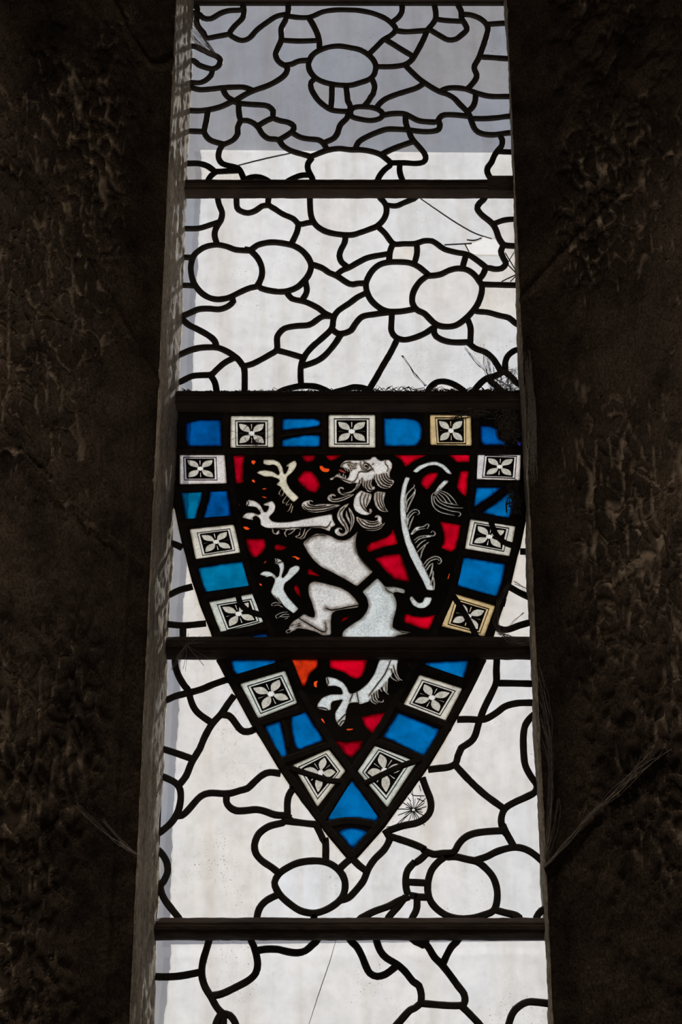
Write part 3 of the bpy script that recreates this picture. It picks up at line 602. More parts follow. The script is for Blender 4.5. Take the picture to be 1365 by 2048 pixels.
WEBS = {
 'top_left': """
-2828,-500,10018 -2623,-500,9594 -2343,-500,9012
-2837,-500,9994 -2632,-500,9559 -2375,-500,9038
-2840,-500,9955 -2626,-500,9586 -2307,-500,8977
-2818,-500,9938 -2647,-500,9571 -2343,-500,9060
-2835,-500,9930 -2648,-500,9529 -2347,-500,8989
-2821,-500,9886 -2621,-500,9502 -2348,-500,9040
-2802,-500,9844 -2601,-500,9483 -2358,-500,9044
-2829,-500,9861 -2600,-500,9485 -2318,-500,9030
-2802,-500,9800 -2632,-500,9480 -2313,-500,9022
-2801,-500,9795 -2624,-500,9440 -2324,-500,9041
-2834,-500,9773 -2578,-500,9416 -2373,-500,9043
-2833,-500,9760 -2582,-500,9433 -2340,-500,9024
-2828,-500,9703 -2608,-500,9391 -2373,-500,9027
-2827,-500,9699 -2564,-500,9365 -2358,-500,8985
-2826,-500,9668 -2566,-500,9359 -2373,-500,8975
-2825,-500,9649 -2566,-500,9360 -2360,-500,9058
-2828,-500,9609 -2586,-500,9329 -2354,-500,9024
-2795,-500,9588 -2566,-500,9298 -2369,-500,9051
-2795,-500,9547 -2578,-500,9320 -2325,-500,8980
-2821,-500,9516 -2544,-500,9281 -2351,-500,9056
-2826,-500,9490 -2569,-500,9259 -2361,-500,8990
-2805,-500,9496 -2568,-500,9242 -2377,-500,9044
-2805,-500,9445 -2544,-500,9251 -2313,-500,9047
-2825,-500,9446 -2548,-500,9248 -2368,-500,9032
-2804,-500,9427 -2546,-500,9184 -2308,-500,9005
-2798,-500,9381 -2554,-500,9217 -2379,-500,8982
-2776,-400,9514 -2714,-400,9306 -2421,-400,9110
-2819,-400,9509 -2708,-400,9318 -2392,-400,9087
-2773,-400,9550 -2626,-400,9268 -2436,-400,9116
-2754,-400,9527 -2669,-400,9285 -2379,-400,9132
-2787,-400,9594 -2651,-400,9310 -2467,-400,9122
-2743,-400,9525 -2635,-400,9340 -2393,-400,9131
-2806,-400,9531 -2707,-400,9290 -2473,-400,9128
-2804,-400,9615 -2638,-400,9325 -2405,-400,9084
-2831,-400,9646 -2682,-400,9300 -2455,-400,9187
-2754,-400,9556 -2666,-400,9271 -2439,-400,9119
""",
 'panel_corner': """
2451,-150,3124 2567,-150,2613 2683,-150,2058
2515,-150,3122 2495,-150,2670 2683,-150,1978
2540,-150,3002 2523,-150,2715 2634,-150,2077
2483,-150,3067 2573,-150,2671 2619,-150,1980
2600,-150,3041 2516,-150,2734 2719,-150,2118
2571,-150,3003 2550,-150,2630 2594,-150,2102
2548,-150,3069 2625,-150,2706 2622,-150,2117
2580,-150,2983 2607,-150,2649 2729,-150,1959
2599,-150,3002 2599,-150,2714 2617,-150,2043
2613,-150,2986 2583,-150,2691 2732,-150,2035
2606,-150,2875 2604,-150,2630 2776,-150,2110
2661,-150,2861 2582,-150,2676 2736,-150,1967
2594,-150,2865 2681,-150,2629 2797,-150,2045
2644,-150,2903 2670,-150,2626 2757,-150,2001
2806,-200,2065 2880,-200,2136 3005,-200,2447 2907,-200,2251
3068,-200,2645 2777,-200,2225 2928,-200,2200 3133,-200,2405
2746,-200,2310 2986,-200,2332 2846,-200,2374 2805,-200,2146
2933,-200,2526 2996,-200,2626 2848,-200,2178 2988,-200,2616
3056,-200,2109 2761,-200,2344 2852,-200,2445 3115,-200,2624
2784,-200,2532 2783,-200,2255 2702,-200,2381 2893,-200,2399
2879,-200,2535 2986,-200,2322 3076,-200,2472 3049,-200,2410
2800,-200,2105 2749,-200,2267 3069,-200,2441 2795,-200,2279
3011,-200,2158 2887,-200,2180 2725,-200,2657 2921,-200,2385
2793,-200,2467 3038,-200,2535 2851,-200,2202 2911,-200,2449
2937,-200,2157 2966,-200,2446 2946,-200,2600 2985,-200,2154
2983,-200,2314 2801,-200,2081 3069,-200,2363 2997,-200,2208
2981,-200,2606 2695,-200,2422 2783,-200,2113 2962,-200,2324
3124,-200,2239 3121,-200,2603 2741,-200,2445 2817,-200,2539
2961,-200,2340 3137,-200,2321 2878,-200,2152 2709,-200,2369
2996,-200,2619 2887,-200,2320 2933,-200,2291 2787,-200,2690
2723,-200,2158 3058,-200,2563 2690,-200,2119 3103,-200,2450
3037,-200,2334 2957,-200,2582 2776,-200,2658 2859,-200,2282
2957,-200,2395 3122,-200,2120 2744,-200,2110 2853,-200,2478
2955,-200,2311 2813,-200,2030 2676,-200,2617 2959,-200,2634
2712,-200,2234 2806,-200,2383 2947,-200,2199 3052,-200,2313
2896,-200,2508 2928,-200,2063 2981,-200,2123 2666,-200,2182
2939,-200,2384 2989,-200,2581 2736,-200,2444 2788,-200,2534
2862,-200,2567 3106,-200,2104 3008,-200,2478 3045,-200,2139
2825,-200,2445 2788,-200,2310 3001,-200,2285 3011,-200,2478
2956,-200,2295 3036,-200,2573 2742,-200,2550 2669,-200,2245
2931,-200,2469 2884,-200,2217 3089,-200,2247 3026,-200,2241
3064,-200,2220 3074,-200,2110 2928,-200,2239 2887,-200,2501
2813,-200,2555 2745,-200,2102 2750,-200,2303 2708,-200,2328
2665,-200,2614 2782,-200,2258 2723,-200,2450 2841,-200,2326
2822,-200,2145 2901,-200,2119 2718,-200,2106 2877,-200,2286
2914,-200,2508 2850,-200,2167 2731,-200,2580 3063,-200,2285
2751,-200,2300 2702,-200,2128 2738,-200,2533 2930,-200,2360
3081,-200,2476 3117,-200,2625 2872,-200,2298 2769,-200,2485
2856,-200,2205 2716,-200,2359 2980,-200,2277 2995,-200,2510
2700,-200,2101 2933,-200,2470 2794,-200,2427 2816,-200,2547
3107,-200,2335 3006,-200,2638 2930,-200,2242 2993,-200,2330
2741,-200,2621 3076,-200,2377 2988,-200,2185 2852,-200,2612
3110,-200,2171 2668,-200,2433 2722,-200,2390 2993,-200,2256
3049,-200,2324 2781,-200,2226 2943,-200,2106 2910,-200,2558
2900,-200,2188 2790,-200,2318 2728,-200,2110 2963,-200,2432
2986,-200,2255 2763,-200,2113 3049,-200,2585 2743,-200,2487
2981,-200,2436 2871,-200,2355 2724,-200,2384 2931,-200,2570
2941,-200,2504 3020,-200,2548 2892,-200,2381 2993,-200,2148
3020,-200,2153 2913,-200,2114 2836,-200,2169 3003,-200,2108
3016,-200,2516 2729,-200,2395 2696,-200,2269 2783,-200,2463
2196,-150,3036 2394,-150,2776 2549,-150,2554 2739,-150,2164
2178,-150,3040 2365,-150,2780 2534,-150,2570 2791,-150,2222
2162,-150,3075 2378,-150,2823 2574,-150,2553 2752,-150,2194
2180,-150,3090 2361,-150,2774 2544,-150,2572 2787,-150,2146
""",
 'hanging': """
1075,-120,2917 1175,-120,2746 1320,-120,2550 1483,-120,2327
1075,-120,2918 1185,-120,2744 1296,-120,2533 1471,-120,2317
1067,-120,2919 1182,-120,2758 1320,-120,2524 1481,-120,2331
""",
 'bar_fringe': """
-2759,-200,2068 -2752,-200,2228 -2681,-200,2129
-2738,-200,2139 -2752,-200,2212 -2619,-200,2082
-2743,-200,2095 -2667,-200,2176 -2635,-200,2129
-2673,-200,2094 -2697,-200,2170 -2623,-200,2064
-2693,-200,2107 -2654,-200,2226 -2558,-200,2131
-2686,-200,2081 -2669,-200,2201 -2522,-200,2135
-2661,-200,2106 -2636,-200,2141 -2480,-200,2155
-2622,-200,2086 -2596,-200,2136 -2500,-200,2141
-2592,-200,2096 -2577,-200,2161 -2451,-200,2109
-2573,-200,2077 -2526,-200,2173 -2415,-200,2142
-2529,-200,2142 -2511,-200,2199 -2435,-200,2084
-2504,-200,2082 -2520,-200,2173 -2432,-200,2102
-2509,-200,2155 -2465,-200,2150 -2379,-200,2074
-2514,-200,2144 -2494,-200,2170 -2369,-200,2116
-2482,-200,2081 -2465,-200,2129 -2335,-200,2106
-2415,-200,2135 -2438,-200,2186 -2359,-200,2128
-2407,-200,2108 -2404,-200,2158 -2331,-200,2079
-2424,-200,2134 -2391,-200,2147 -2244,-200,2083
-2410,-200,2119 -2352,-200,2192 -2211,-200,2154
-2350,-200,2085 -2275,-200,2198 -2231,-200,2087
-2368,-200,2135 -2261,-200,2198 -2215,-200,2130
-2312,-200,2151 -2310,-200,2114 -2160,-200,2088
-2306,-200,2134 -2245,-200,2187 -2163,-200,2069
-2272,-200,2126 -2184,-200,2150 -2178,-200,2120
-2225,-200,2153 -2217,-200,2142 -2084,-200,2101
-2181,-200,2114 -2189,-200,2127 -2103,-200,2083
-2217,-200,2125 -2186,-200,2155 -2100,-200,2139
-2194,-200,2113 -2153,-200,2164 -2005,-200,2093
-2116,-200,2139 -2125,-200,2200 -2009,-200,2123
-2145,-200,2157 -2119,-200,2182 -2011,-200,2069
-2084,-200,2132 -2081,-200,2192 -1943,-200,2124
-2056,-200,2089 -2012,-200,2205 -1973,-200,2121
-2092,-200,2073 -2038,-200,2132 -1935,-200,2153
-2044,-200,2135 -2041,-200,2192 -1906,-200,2155
-2028,-200,2118 -1975,-200,2194 -1873,-200,2133
-1969,-200,2094 -1987,-200,2187 -1886,-200,2090
-1975,-200,2121 -1902,-200,2186 -1864,-200,2125
-1970,-200,2154 -1951,-200,2147 -1816,-200,2080
-1881,-200,2130 -1872,-200,2120 -1824,-200,2092
-1883,-200,2066 -1834,-200,2186 -1767,-200,2150
-1883,-200,2121 -1881,-200,2172 -1770,-200,2110
-1874,-200,2143 -1829,-200,2164 -1761,-200,2094
-1855,-200,2149 -1812,-200,2170 -1740,-200,2102
-1791,-200,2105 -1759,-200,2209 -1697,-200,2123
-1824,-200,2119 -1791,-200,2164 -1657,-200,2113
-1779,-200,2134 -1772,-200,2180 -1608,-200,2104
-1761,-200,2094 -1735,-200,2169 -1609,-200,2066
-1730,-200,2103 -1646,-200,2141 -1586,-200,2099
-1704,-200,2118 -1681,-200,2136 -1542,-200,2122
-1639,-200,2155 -1672,-200,2168 -1569,-200,2124
-1610,-200,2144 -1645,-200,2196 -1515,-200,2136
-1672,-200,2106 -1605,-200,2196 -1507,-200,2096
-1602,-200,2098 -1567,-200,2140 -1444,-200,2126
-1596,-200,2073 -1566,-200,2153 -1445,-200,2092
-1520,-200,2079 -1557,-200,2163 -1440,-200,2104
-1550,-200,2131 -1483,-200,2173 -1440,-200,2134
-1532,-200,2141 -1482,-200,2214 -1433,-200,2152
-1527,-200,2090 -1494,-200,2184 -1348,-200,2112
-1499,-200,2075 -1406,-200,2224 -1371,-200,2109
-1423,-200,2121 -1397,-200,2206 -1308,-200,2127
-1440,-200,2085 -1362,-200,2152 -1299,-200,2118
-1385,-200,2098 -1341,-200,2156 -1314,-200,2122
-1366,-200,2136 -1375,-200,2233 -1251,-200,2068
-1318,-200,2146 -1309,-200,2195 -1225,-200,2120
-1297,-200,2063 -1341,-200,2168 -1248,-200,2154
-1331,-200,2088 -1237,-200,2227 -1207,-200,2156
-1287,-200,2112 -1268,-200,2210 -1143,-200,2078
-1287,-200,2121 -1224,-200,2168 -1105,-200,2121
-1229,-200,2106 -1187,-200,2229 -1153,-200,2148
-1186,-200,2134 -1191,-200,2233 -1117,-200,2157
-1195,-200,2145 -1156,-200,2219 -1103,-200,2112
-1190,-200,2133 -1184,-200,2241 -1023,-200,2129
-1192,-200,2141 -1123,-200,2152 -1059,-200,2075
-1134,-200,2118 -1073,-200,2212 -1050,-200,2105
-1096,-200,2098 -1096,-200,2160 -957,-200,2063
-1092,-200,2078 -1035,-200,2235 -1008,-200,2142
-1099,-200,2151 -1044,-200,2181 -960,-200,2109
-1085,-200,2138 -970,-200,2254 -919,-200,2080
-994,-200,2087 -995,-200,2178 -870,-200,2084
-956,-200,2149 -925,-200,2218 -859,-200,2134
-940,-200,2156 -935,-200,2236 -863,-200,2123
-938,-200,2080 -931,-200,2197 -844,-200,2131
-895,-200,2127 -932,-200,2227 -788,-200,2138
-886,-200,2106 -859,-200,2243 -821,-200,2145
-898,-200,2117 -894,-200,2212 -772,-200,2127
-859,-200,2067 -854,-200,2177 -756,-200,2086
-873,-200,2063 -812,-200,2169 -743,-200,2119
-800,-200,2141 -803,-200,2197 -657,-200,2127
-822,-200,2124 -719,-200,2249 -662,-200,2122
-760,-200,2138 -728,-200,2178 -620,-200,2098
-749,-200,2104 -749,-200,2183 -612,-200,2115
-713,-200,2118 -704,-200,2242 -597,-200,2103
-704,-200,2155 -660,-200,2221 -575,-200,2101
-645,-200,2144 -651,-200,2169 -540,-200,2128
-639,-200,2063 -634,-200,2181 -570,-200,2063
-638,-200,2136 -574,-200,2202 -478,-200,2078
-589,-200,2109 -538,-200,2258 -461,-200,2090
-613,-200,2081 -562,-200,2213 -439,-200,2140
-588,-200,2096 -572,-200,2211 -423,-200,2111
-569,-200,2081 -482,-200,2189 -421,-200,2071
-499,-200,2144 -502,-200,2254 -443,-200,2125
-470,-200,2078 -501,-200,2246 -390,-200,2077
-469,-200,2071 -482,-200,2167 -383,-200,2098
-424,-200,2088 -449,-200,2197 -342,-200,2157
-448,-200,2128 -389,-200,2234 -304,-200,2091
-440,-200,2146 -361,-200,2216 -323,-200,2147
-351,-200,2100 -367,-200,2241 -225,-200,2092
-346,-200,2124 -349,-200,2220 -276,-200,2098
-350,-200,2079 -318,-200,2214 -222,-200,2068
-335,-200,2091 -310,-200,2201 -219,-200,2074
-317,-200,2076 -249,-200,2212 -140,-200,2121
-255,-200,2100 -247,-200,2249 -162,-200,2131
-259,-200,2066 -237,-200,2187 -118,-200,2135
-239,-200,2146 -163,-200,2229 -117,-200,2125
-181,-200,2076 -167,-200,2199 -122,-200,2072
-222,-200,2123 -163,-200,2181 -50,-200,2125
-129,-200,2067 -171,-200,2188 -45,-200,2124
-144,-200,2128 -92,-200,2189 21,-200,2064
-76,-200,2120 -56,-200,2184 20,-200,2062
-134,-200,2114 -70,-200,2182 1,-200,2063
-99,-200,2123 -70,-200,2206 69,-200,2150
-80,-200,2096 -6,-200,2171 49,-200,2080
-9,-200,2084 -27,-200,2196 51,-200,2076
32,-200,2072 -13,-200,2206 118,-200,2107
-17,-200,2082 34,-200,2189 105,-200,2104
7,-200,2150 75,-200,2208 184,-200,2135
54,-200,2153 72,-200,2192 188,-200,2114
115,-200,2148 149,-200,2219 246,-200,2108
98,-200,2099 173,-200,2139 221,-200,2157
99,-200,2079 184,-200,2162 221,-200,2107
111,-200,2148 169,-200,2136 285,-200,2077
135,-200,2118 173,-200,2203 262,-200,2070
182,-200,2111 245,-200,2141 357,-200,2104
219,-200,2071 245,-200,2196 361,-200,2133
230,-200,2117 275,-200,2189 357,-200,2115
225,-200,2078 261,-200,2172 390,-200,2120
263,-200,2149 311,-200,2191 407,-200,2136
331,-200,2111 302,-200,2181 471,-200,2158
340,-200,2066 355,-200,2161 442,-200,2129
364,-200,2102 373,-200,2170 477,-200,2086
338,-200,2149 391,-200,2191 524,-200,2117
431,-200,2120 416,-200,2150 485,-200,2064
451,-200,2127 441,-200,2135 568,-200,2096
406,-200,2085 440,-200,2153 570,-200,2069
479,-200,2156 540,-200,2140 596,-200,2158
510,-200,2118 540,-200,2117 647,-200,2151
537,-200,2116 569,-200,2175 629,-200,2116
502,-200,2128 590,-200,2203 623,-200,2078
572,-200,2106 559,-200,2198 662,-200,2066
585,-200,2069 590,-200,2169 704,-200,2077
569,-200,2074 635,-200,2205 718,-200,2122
640,-200,2069 659,-200,2141 736,-200,2083
613,-200,2087 654,-200,2151 743,-200,2125
641,-200,2125 713,-200,2157 782,-200,2103
722,-200,2124 735,-200,2161 856,-200,2127
732,-200,2136 729,-200,2136 843,-200,2134
699,-200,2079 762,-200,2138 853,-200,2099
765,-200,2064 831,-200,2163 881,-200,2136
805,-200,2149 801,-200,2125 863,-200,2091
811,-200,2105 826,-200,2192 965,-200,2085
855,-200,2149 888,-200,2186 923,-200,2107
860,-200,2147 908,-200,2151 1006,-200,2069
889,-200,2123 947,-200,2138 976,-200,2076
915,-200,2133 909,-200,2206 1020,-200,2134
900,-200,2134 921,-200,2162 1020,-200,2131
921,-200,2109 1008,-200,2193 1092,-200,2076
972,-200,2106 1018,-200,2158 1097,-200,2070
1010,-200,2133 982,-200,2120 1094,-200,2082
985,-200,2115 1032,-200,2141 1168,-200,2110
1036,-200,2125 1042,-200,2120 1117,-200,2068
1067,-200,2151 1124,-200,2203 1181,-200,2147
1118,-200,2129 1144,-200,2208 1212,-200,2152
1057,-200,2103 1175,-200,2148 1250,-200,2083
1123,-200,2151 1159,-200,2198 1244,-200,2124
1143,-200,2139 1197,-200,2176 1264,-200,2151
1164,-200,2105 1242,-200,2163 1256,-200,2129
1174,-200,2091 1261,-200,2125 1348,-200,2069
1241,-200,2068 1205,-200,2173 1340,-200,2092
1243,-200,2099 1307,-200,2213 1355,-200,2066
1216,-200,2148 1323,-200,2130 1337,-200,2155
1307,-200,2092 1316,-200,2168 1421,-200,2081
1258,-200,2152 1361,-200,2131 1451,-200,2119
1309,-200,2125 1317,-200,2152 1424,-200,2102
1348,-200,2126 1397,-200,2184 1444,-200,2073
1341,-200,2144 1383,-200,2183 1515,-200,2126
1368,-200,2095 1406,-200,2180 1490,-200,2074
1387,-200,2136 1433,-200,2200 1554,-200,2093
1461,-200,2106 1435,-200,2160 1536,-200,2137
1450,-200,2063 1484,-200,2201 1615,-200,2063
1472,-200,2145 1542,-200,2161 1588,-200,2082
1494,-200,2131 1548,-200,2166 1622,-200,2080
1484,-200,2110 1553,-200,2233 1684,-200,2145
1522,-200,2074 1624,-200,2151 1655,-200,2069
1540,-200,2090 1647,-200,2224 1661,-200,2093
1626,-200,2088 1669,-200,2200 1705,-200,2147
1596,-200,2068 1616,-200,2227 1725,-200,2154
1623,-200,2141 1643,-200,2195 1764,-200,2104
1684,-200,2108 1738,-200,2240 1760,-200,2151
1667,-200,2085 1757,-200,2200 1776,-200,2127
1713,-200,2130 1768,-200,2156 1824,-200,2100
1759,-200,2114 1738,-200,2160 1893,-200,2156
1775,-200,2120 1750,-200,2237 1844,-200,2087
1750,-200,2157 1786,-200,2177 1895,-200,2095
1794,-200,2141 1792,-200,2226 1879,-200,2133
1830,-200,2123 1853,-200,2196 1925,-200,2124
1875,-200,2102 1871,-200,2205 1960,-200,2126
1901,-200,2136 1938,-200,2176 2019,-200,2143
1886,-200,2063 1906,-200,2242 2028,-200,2136
1917,-200,2143 1986,-200,2232 1995,-200,2092
1918,-200,2104 1968,-200,2171 2055,-200,2122
1911,-200,2111 1971,-200,2206 2087,-200,2114
1941,-200,2110 2012,-200,2200 2140,-200,2131
1995,-200,2150 2063,-200,2240 2148,-200,2081
2000,-200,2071 2060,-200,2222 2147,-200,2067
2044,-200,2112 2063,-200,2182 2166,-200,2125
2041,-200,2138 2133,-200,2186 2229,-200,2070
2105,-200,2082 2145,-200,2186 2238,-200,2141
2140,-200,2129 2126,-200,2176 2192,-200,2109
2120,-200,2082 2181,-200,2177 2293,-200,2096
2119,-200,2094 2160,-200,2170 2311,-200,2128
2152,-200,2091 2238,-200,2170 2313,-200,2146
2223,-200,2153 2271,-200,2190 2347,-200,2074
2229,-200,2067 2275,-200,2217 2336,-200,2124
2207,-200,2143 2311,-200,2242 2381,-200,2084
2287,-200,2109 2292,-200,2238 2364,-200,2096
2307,-200,2068 2314,-200,2174 2450,-200,2130
2354,-200,2099 2392,-200,2189 2422,-200,2131
2339,-200,2111 2334,-200,2180 2462,-200,2113
2382,-200,2134 2371,-200,2206 2459,-200,2127
2346,-200,2153 2408,-200,2211 2542,-200,2097
2398,-200,2119 2420,-200,2215 2567,-200,2147
2421,-200,2092 2488,-200,2207 2560,-200,2068
2486,-200,2134 2490,-200,2163 2575,-200,2140
2497,-200,2153 2480,-200,2205 2574,-200,2089
2515,-200,2128 2556,-200,2195 2634,-200,2114
2513,-200,2148 2552,-200,2165 2674,-200,2153
2504,-200,2132 2595,-200,2214 2630,-200,2117
2568,-200,2087 2592,-200,2192 2699,-200,2099
2545,-200,2090 2592,-200,2248 2706,-200,2157
2571,-200,2121 2644,-200,2242 2767,-200,2076
2629,-200,2102 2651,-200,2156 2719,-200,2129
2627,-200,2075 2692,-200,2210 2764,-200,2073
2653,-200,2082 2731,-200,2205 2785,-200,2116
2694,-200,2128 2747,-200,2208 2801,-200,2084
2717,-200,2113 2791,-200,2202 2830,-200,2072
2783,-200,2083 2772,-200,2180 2886,-200,2130
2783,-200,2067 2816,-200,2179 2881,-200,2095
2763,-200,2084 2827,-200,2147 2895,-200,2090
2769,-200,2118 2872,-200,2215 2943,-200,2137
2823,-200,2063 2843,-200,2151 2916,-200,2102
2882,-200,2078 2884,-200,2181 2994,-200,2085
2899,-200,2103 2893,-200,2168 3005,-200,2106
2944,-200,2145 2963,-200,2203 3040,-200,2067
2903,-200,2104 2963,-200,2185 3015,-200,2098
2979,-200,2094 2964,-200,2154 3062,-200,2144
2978,-200,2114 3007,-200,2135 3094,-200,2066
2977,-200,2085 2992,-200,2200 3128,-200,2092
3042,-200,2122 3032,-200,2193 3140,-200,2156
3024,-200,2095 3044,-200,2196 3188,-200,2068
3038,-200,2141 3064,-200,2217 3204,-200,2087
3061,-200,2111 3137,-200,2221 3229,-200,2076
3078,-200,2091 3159,-200,2190 3259,-200,2137
3125,-200,2128 3157,-200,2143 3253,-200,2100
3192,-200,2137 3161,-200,2160 3238,-200,2065
3158,-200,2116 3201,-200,2139 3328,-200,2093
118,-180,2175 278,-180,2279 382,-180,2096
162,-180,2174 267,-180,2220 334,-180,2117
184,-180,2119 339,-180,2236 379,-180,2192
254,-180,2103 384,-180,2204 415,-180,2186
258,-180,2136 379,-180,2272 516,-180,2117
329,-180,2162 430,-180,2239 523,-180,2156
360,-180,2183 466,-180,2302 557,-180,2129
401,-180,2204 566,-180,2249 617,-180,2161
504,-180,2129 582,-180,2227 675,-180,2139
494,-180,2171 609,-180,2249 697,-180,2136
572,-180,2113 619,-180,2301 713,-180,2194
612,-180,2145 664,-180,2282 810,-180,2100
639,-180,2136 751,-180,2251 800,-180,2133
699,-180,2102 808,-180,2207 806,-180,2169
748,-180,2154 805,-180,2268 927,-180,2137
789,-180,2208 895,-180,2302 892,-180,2152
792,-180,2204 888,-180,2195 960,-180,2109
825,-180,2149 887,-180,2250 1048,-180,2119
825,-180,2165 965,-180,2265 1053,-180,2124
844,-180,2191 1016,-180,2279 1040,-180,2109
915,-180,2106 1045,-180,2292 1138,-180,2167
1004,-180,2133 1105,-180,2297 1114,-180,2105
974,-180,2193 1068,-180,2285 1198,-180,2086
1032,-180,2187 1190,-180,2282 1254,-180,2126
1135,-180,2212 1201,-180,2259 1314,-180,2168
1151,-180,2195 1232,-180,2191 1292,-180,2165
1210,-180,2138 1228,-180,2282 1331,-180,2164
1242,-180,2135 1361,-180,2226 1410,-180,2153
1268,-180,2159 1305,-180,2247 1424,-180,2136
1238,-180,2213 1441,-180,2261 1458,-180,2180
1332,-180,2111 1396,-180,2246 1513,-180,2109
1370,-180,2189 1435,-180,2220 1508,-180,2097
1353,-180,2195 1503,-180,2206 1604,-180,2111
1467,-180,2133 1499,-180,2208 1595,-180,2178
1432,-180,2213 1625,-180,2260 1628,-180,2192
1554,-180,2147 1669,-180,2299 1669,-180,2164
1526,-180,2204 1632,-180,2229 1714,-180,2178
1601,-180,2173 1666,-180,2238 1788,-180,2152
1634,-180,2212 1755,-180,2281 1810,-180,2196
1715,-180,2149 1770,-180,2241 1912,-180,2182
1701,-180,2135 1806,-180,2222 1948,-180,2193
1731,-180,2183 1884,-180,2213 1963,-180,2090
1759,-180,2171 1934,-180,2215 1941,-180,2084
1855,-180,2116 1923,-180,2233 2068,-180,2093
1877,-180,2113 2027,-180,2206 2075,-180,2086
1872,-180,2170 2023,-180,2289 2130,-180,2190
1962,-180,2184 2036,-180,2233 2107,-180,2145
2023,-180,2102 2069,-180,2261 2199,-180,2175
2063,-180,2194 2139,-180,2264 2166,-180,2197
2014,-180,2179 2147,-180,2189 2271,-180,2190
2128,-180,2190 2208,-180,2220 2330,-180,2089
2136,-180,2180 2240,-180,2267 2359,-180,2144
2203,-180,2199 2317,-180,2192 2341,-180,2126
2188,-180,2213 2320,-180,2282 2435,-180,2131
2277,-180,2104 2323,-180,2292 2403,-180,2144
2333,-180,2137 2410,-180,2204 2478,-180,2184
2355,-180,2214 2419,-180,2300 2495,-180,2190
2382,-180,2202 2494,-180,2208 2553,-180,2183
2434,-180,2132 2563,-180,2239 2614,-180,2097
2472,-180,2104 2539,-180,2214 2660,-180,2143
2444,-180,2161 2577,-180,2234 2686,-180,2138
2489,-180,2201 2651,-180,2225 2774,-180,2105
2551,-180,2164 2679,-180,2210 2750,-180,2091
2611,-180,2170 2718,-180,2262 2856,-180,2192
2642,-180,2207 2778,-180,2286 2805,-180,2148
2700,-180,2128 2792,-180,2269 2865,-180,2094
2701,-180,2215 2877,-180,2248 2883,-180,2182
2808,-180,2130 2829,-180,2225 2929,-180,2146
2820,-180,2211 2961,-180,2265 2959,-180,2107
2807,-180,2212 2970,-180,2249 3077,-180,2106
2857,-180,2211 3004,-180,2249 3053,-180,2091
2893,-180,2142 2985,-180,2197 3161,-180,2126
2944,-180,2133 3112,-180,2211 3106,-180,2139
2965,-180,2153 3155,-180,2203 3166,-180,2133
3024,-180,2197 3173,-180,2216 3215,-180,2149
""",
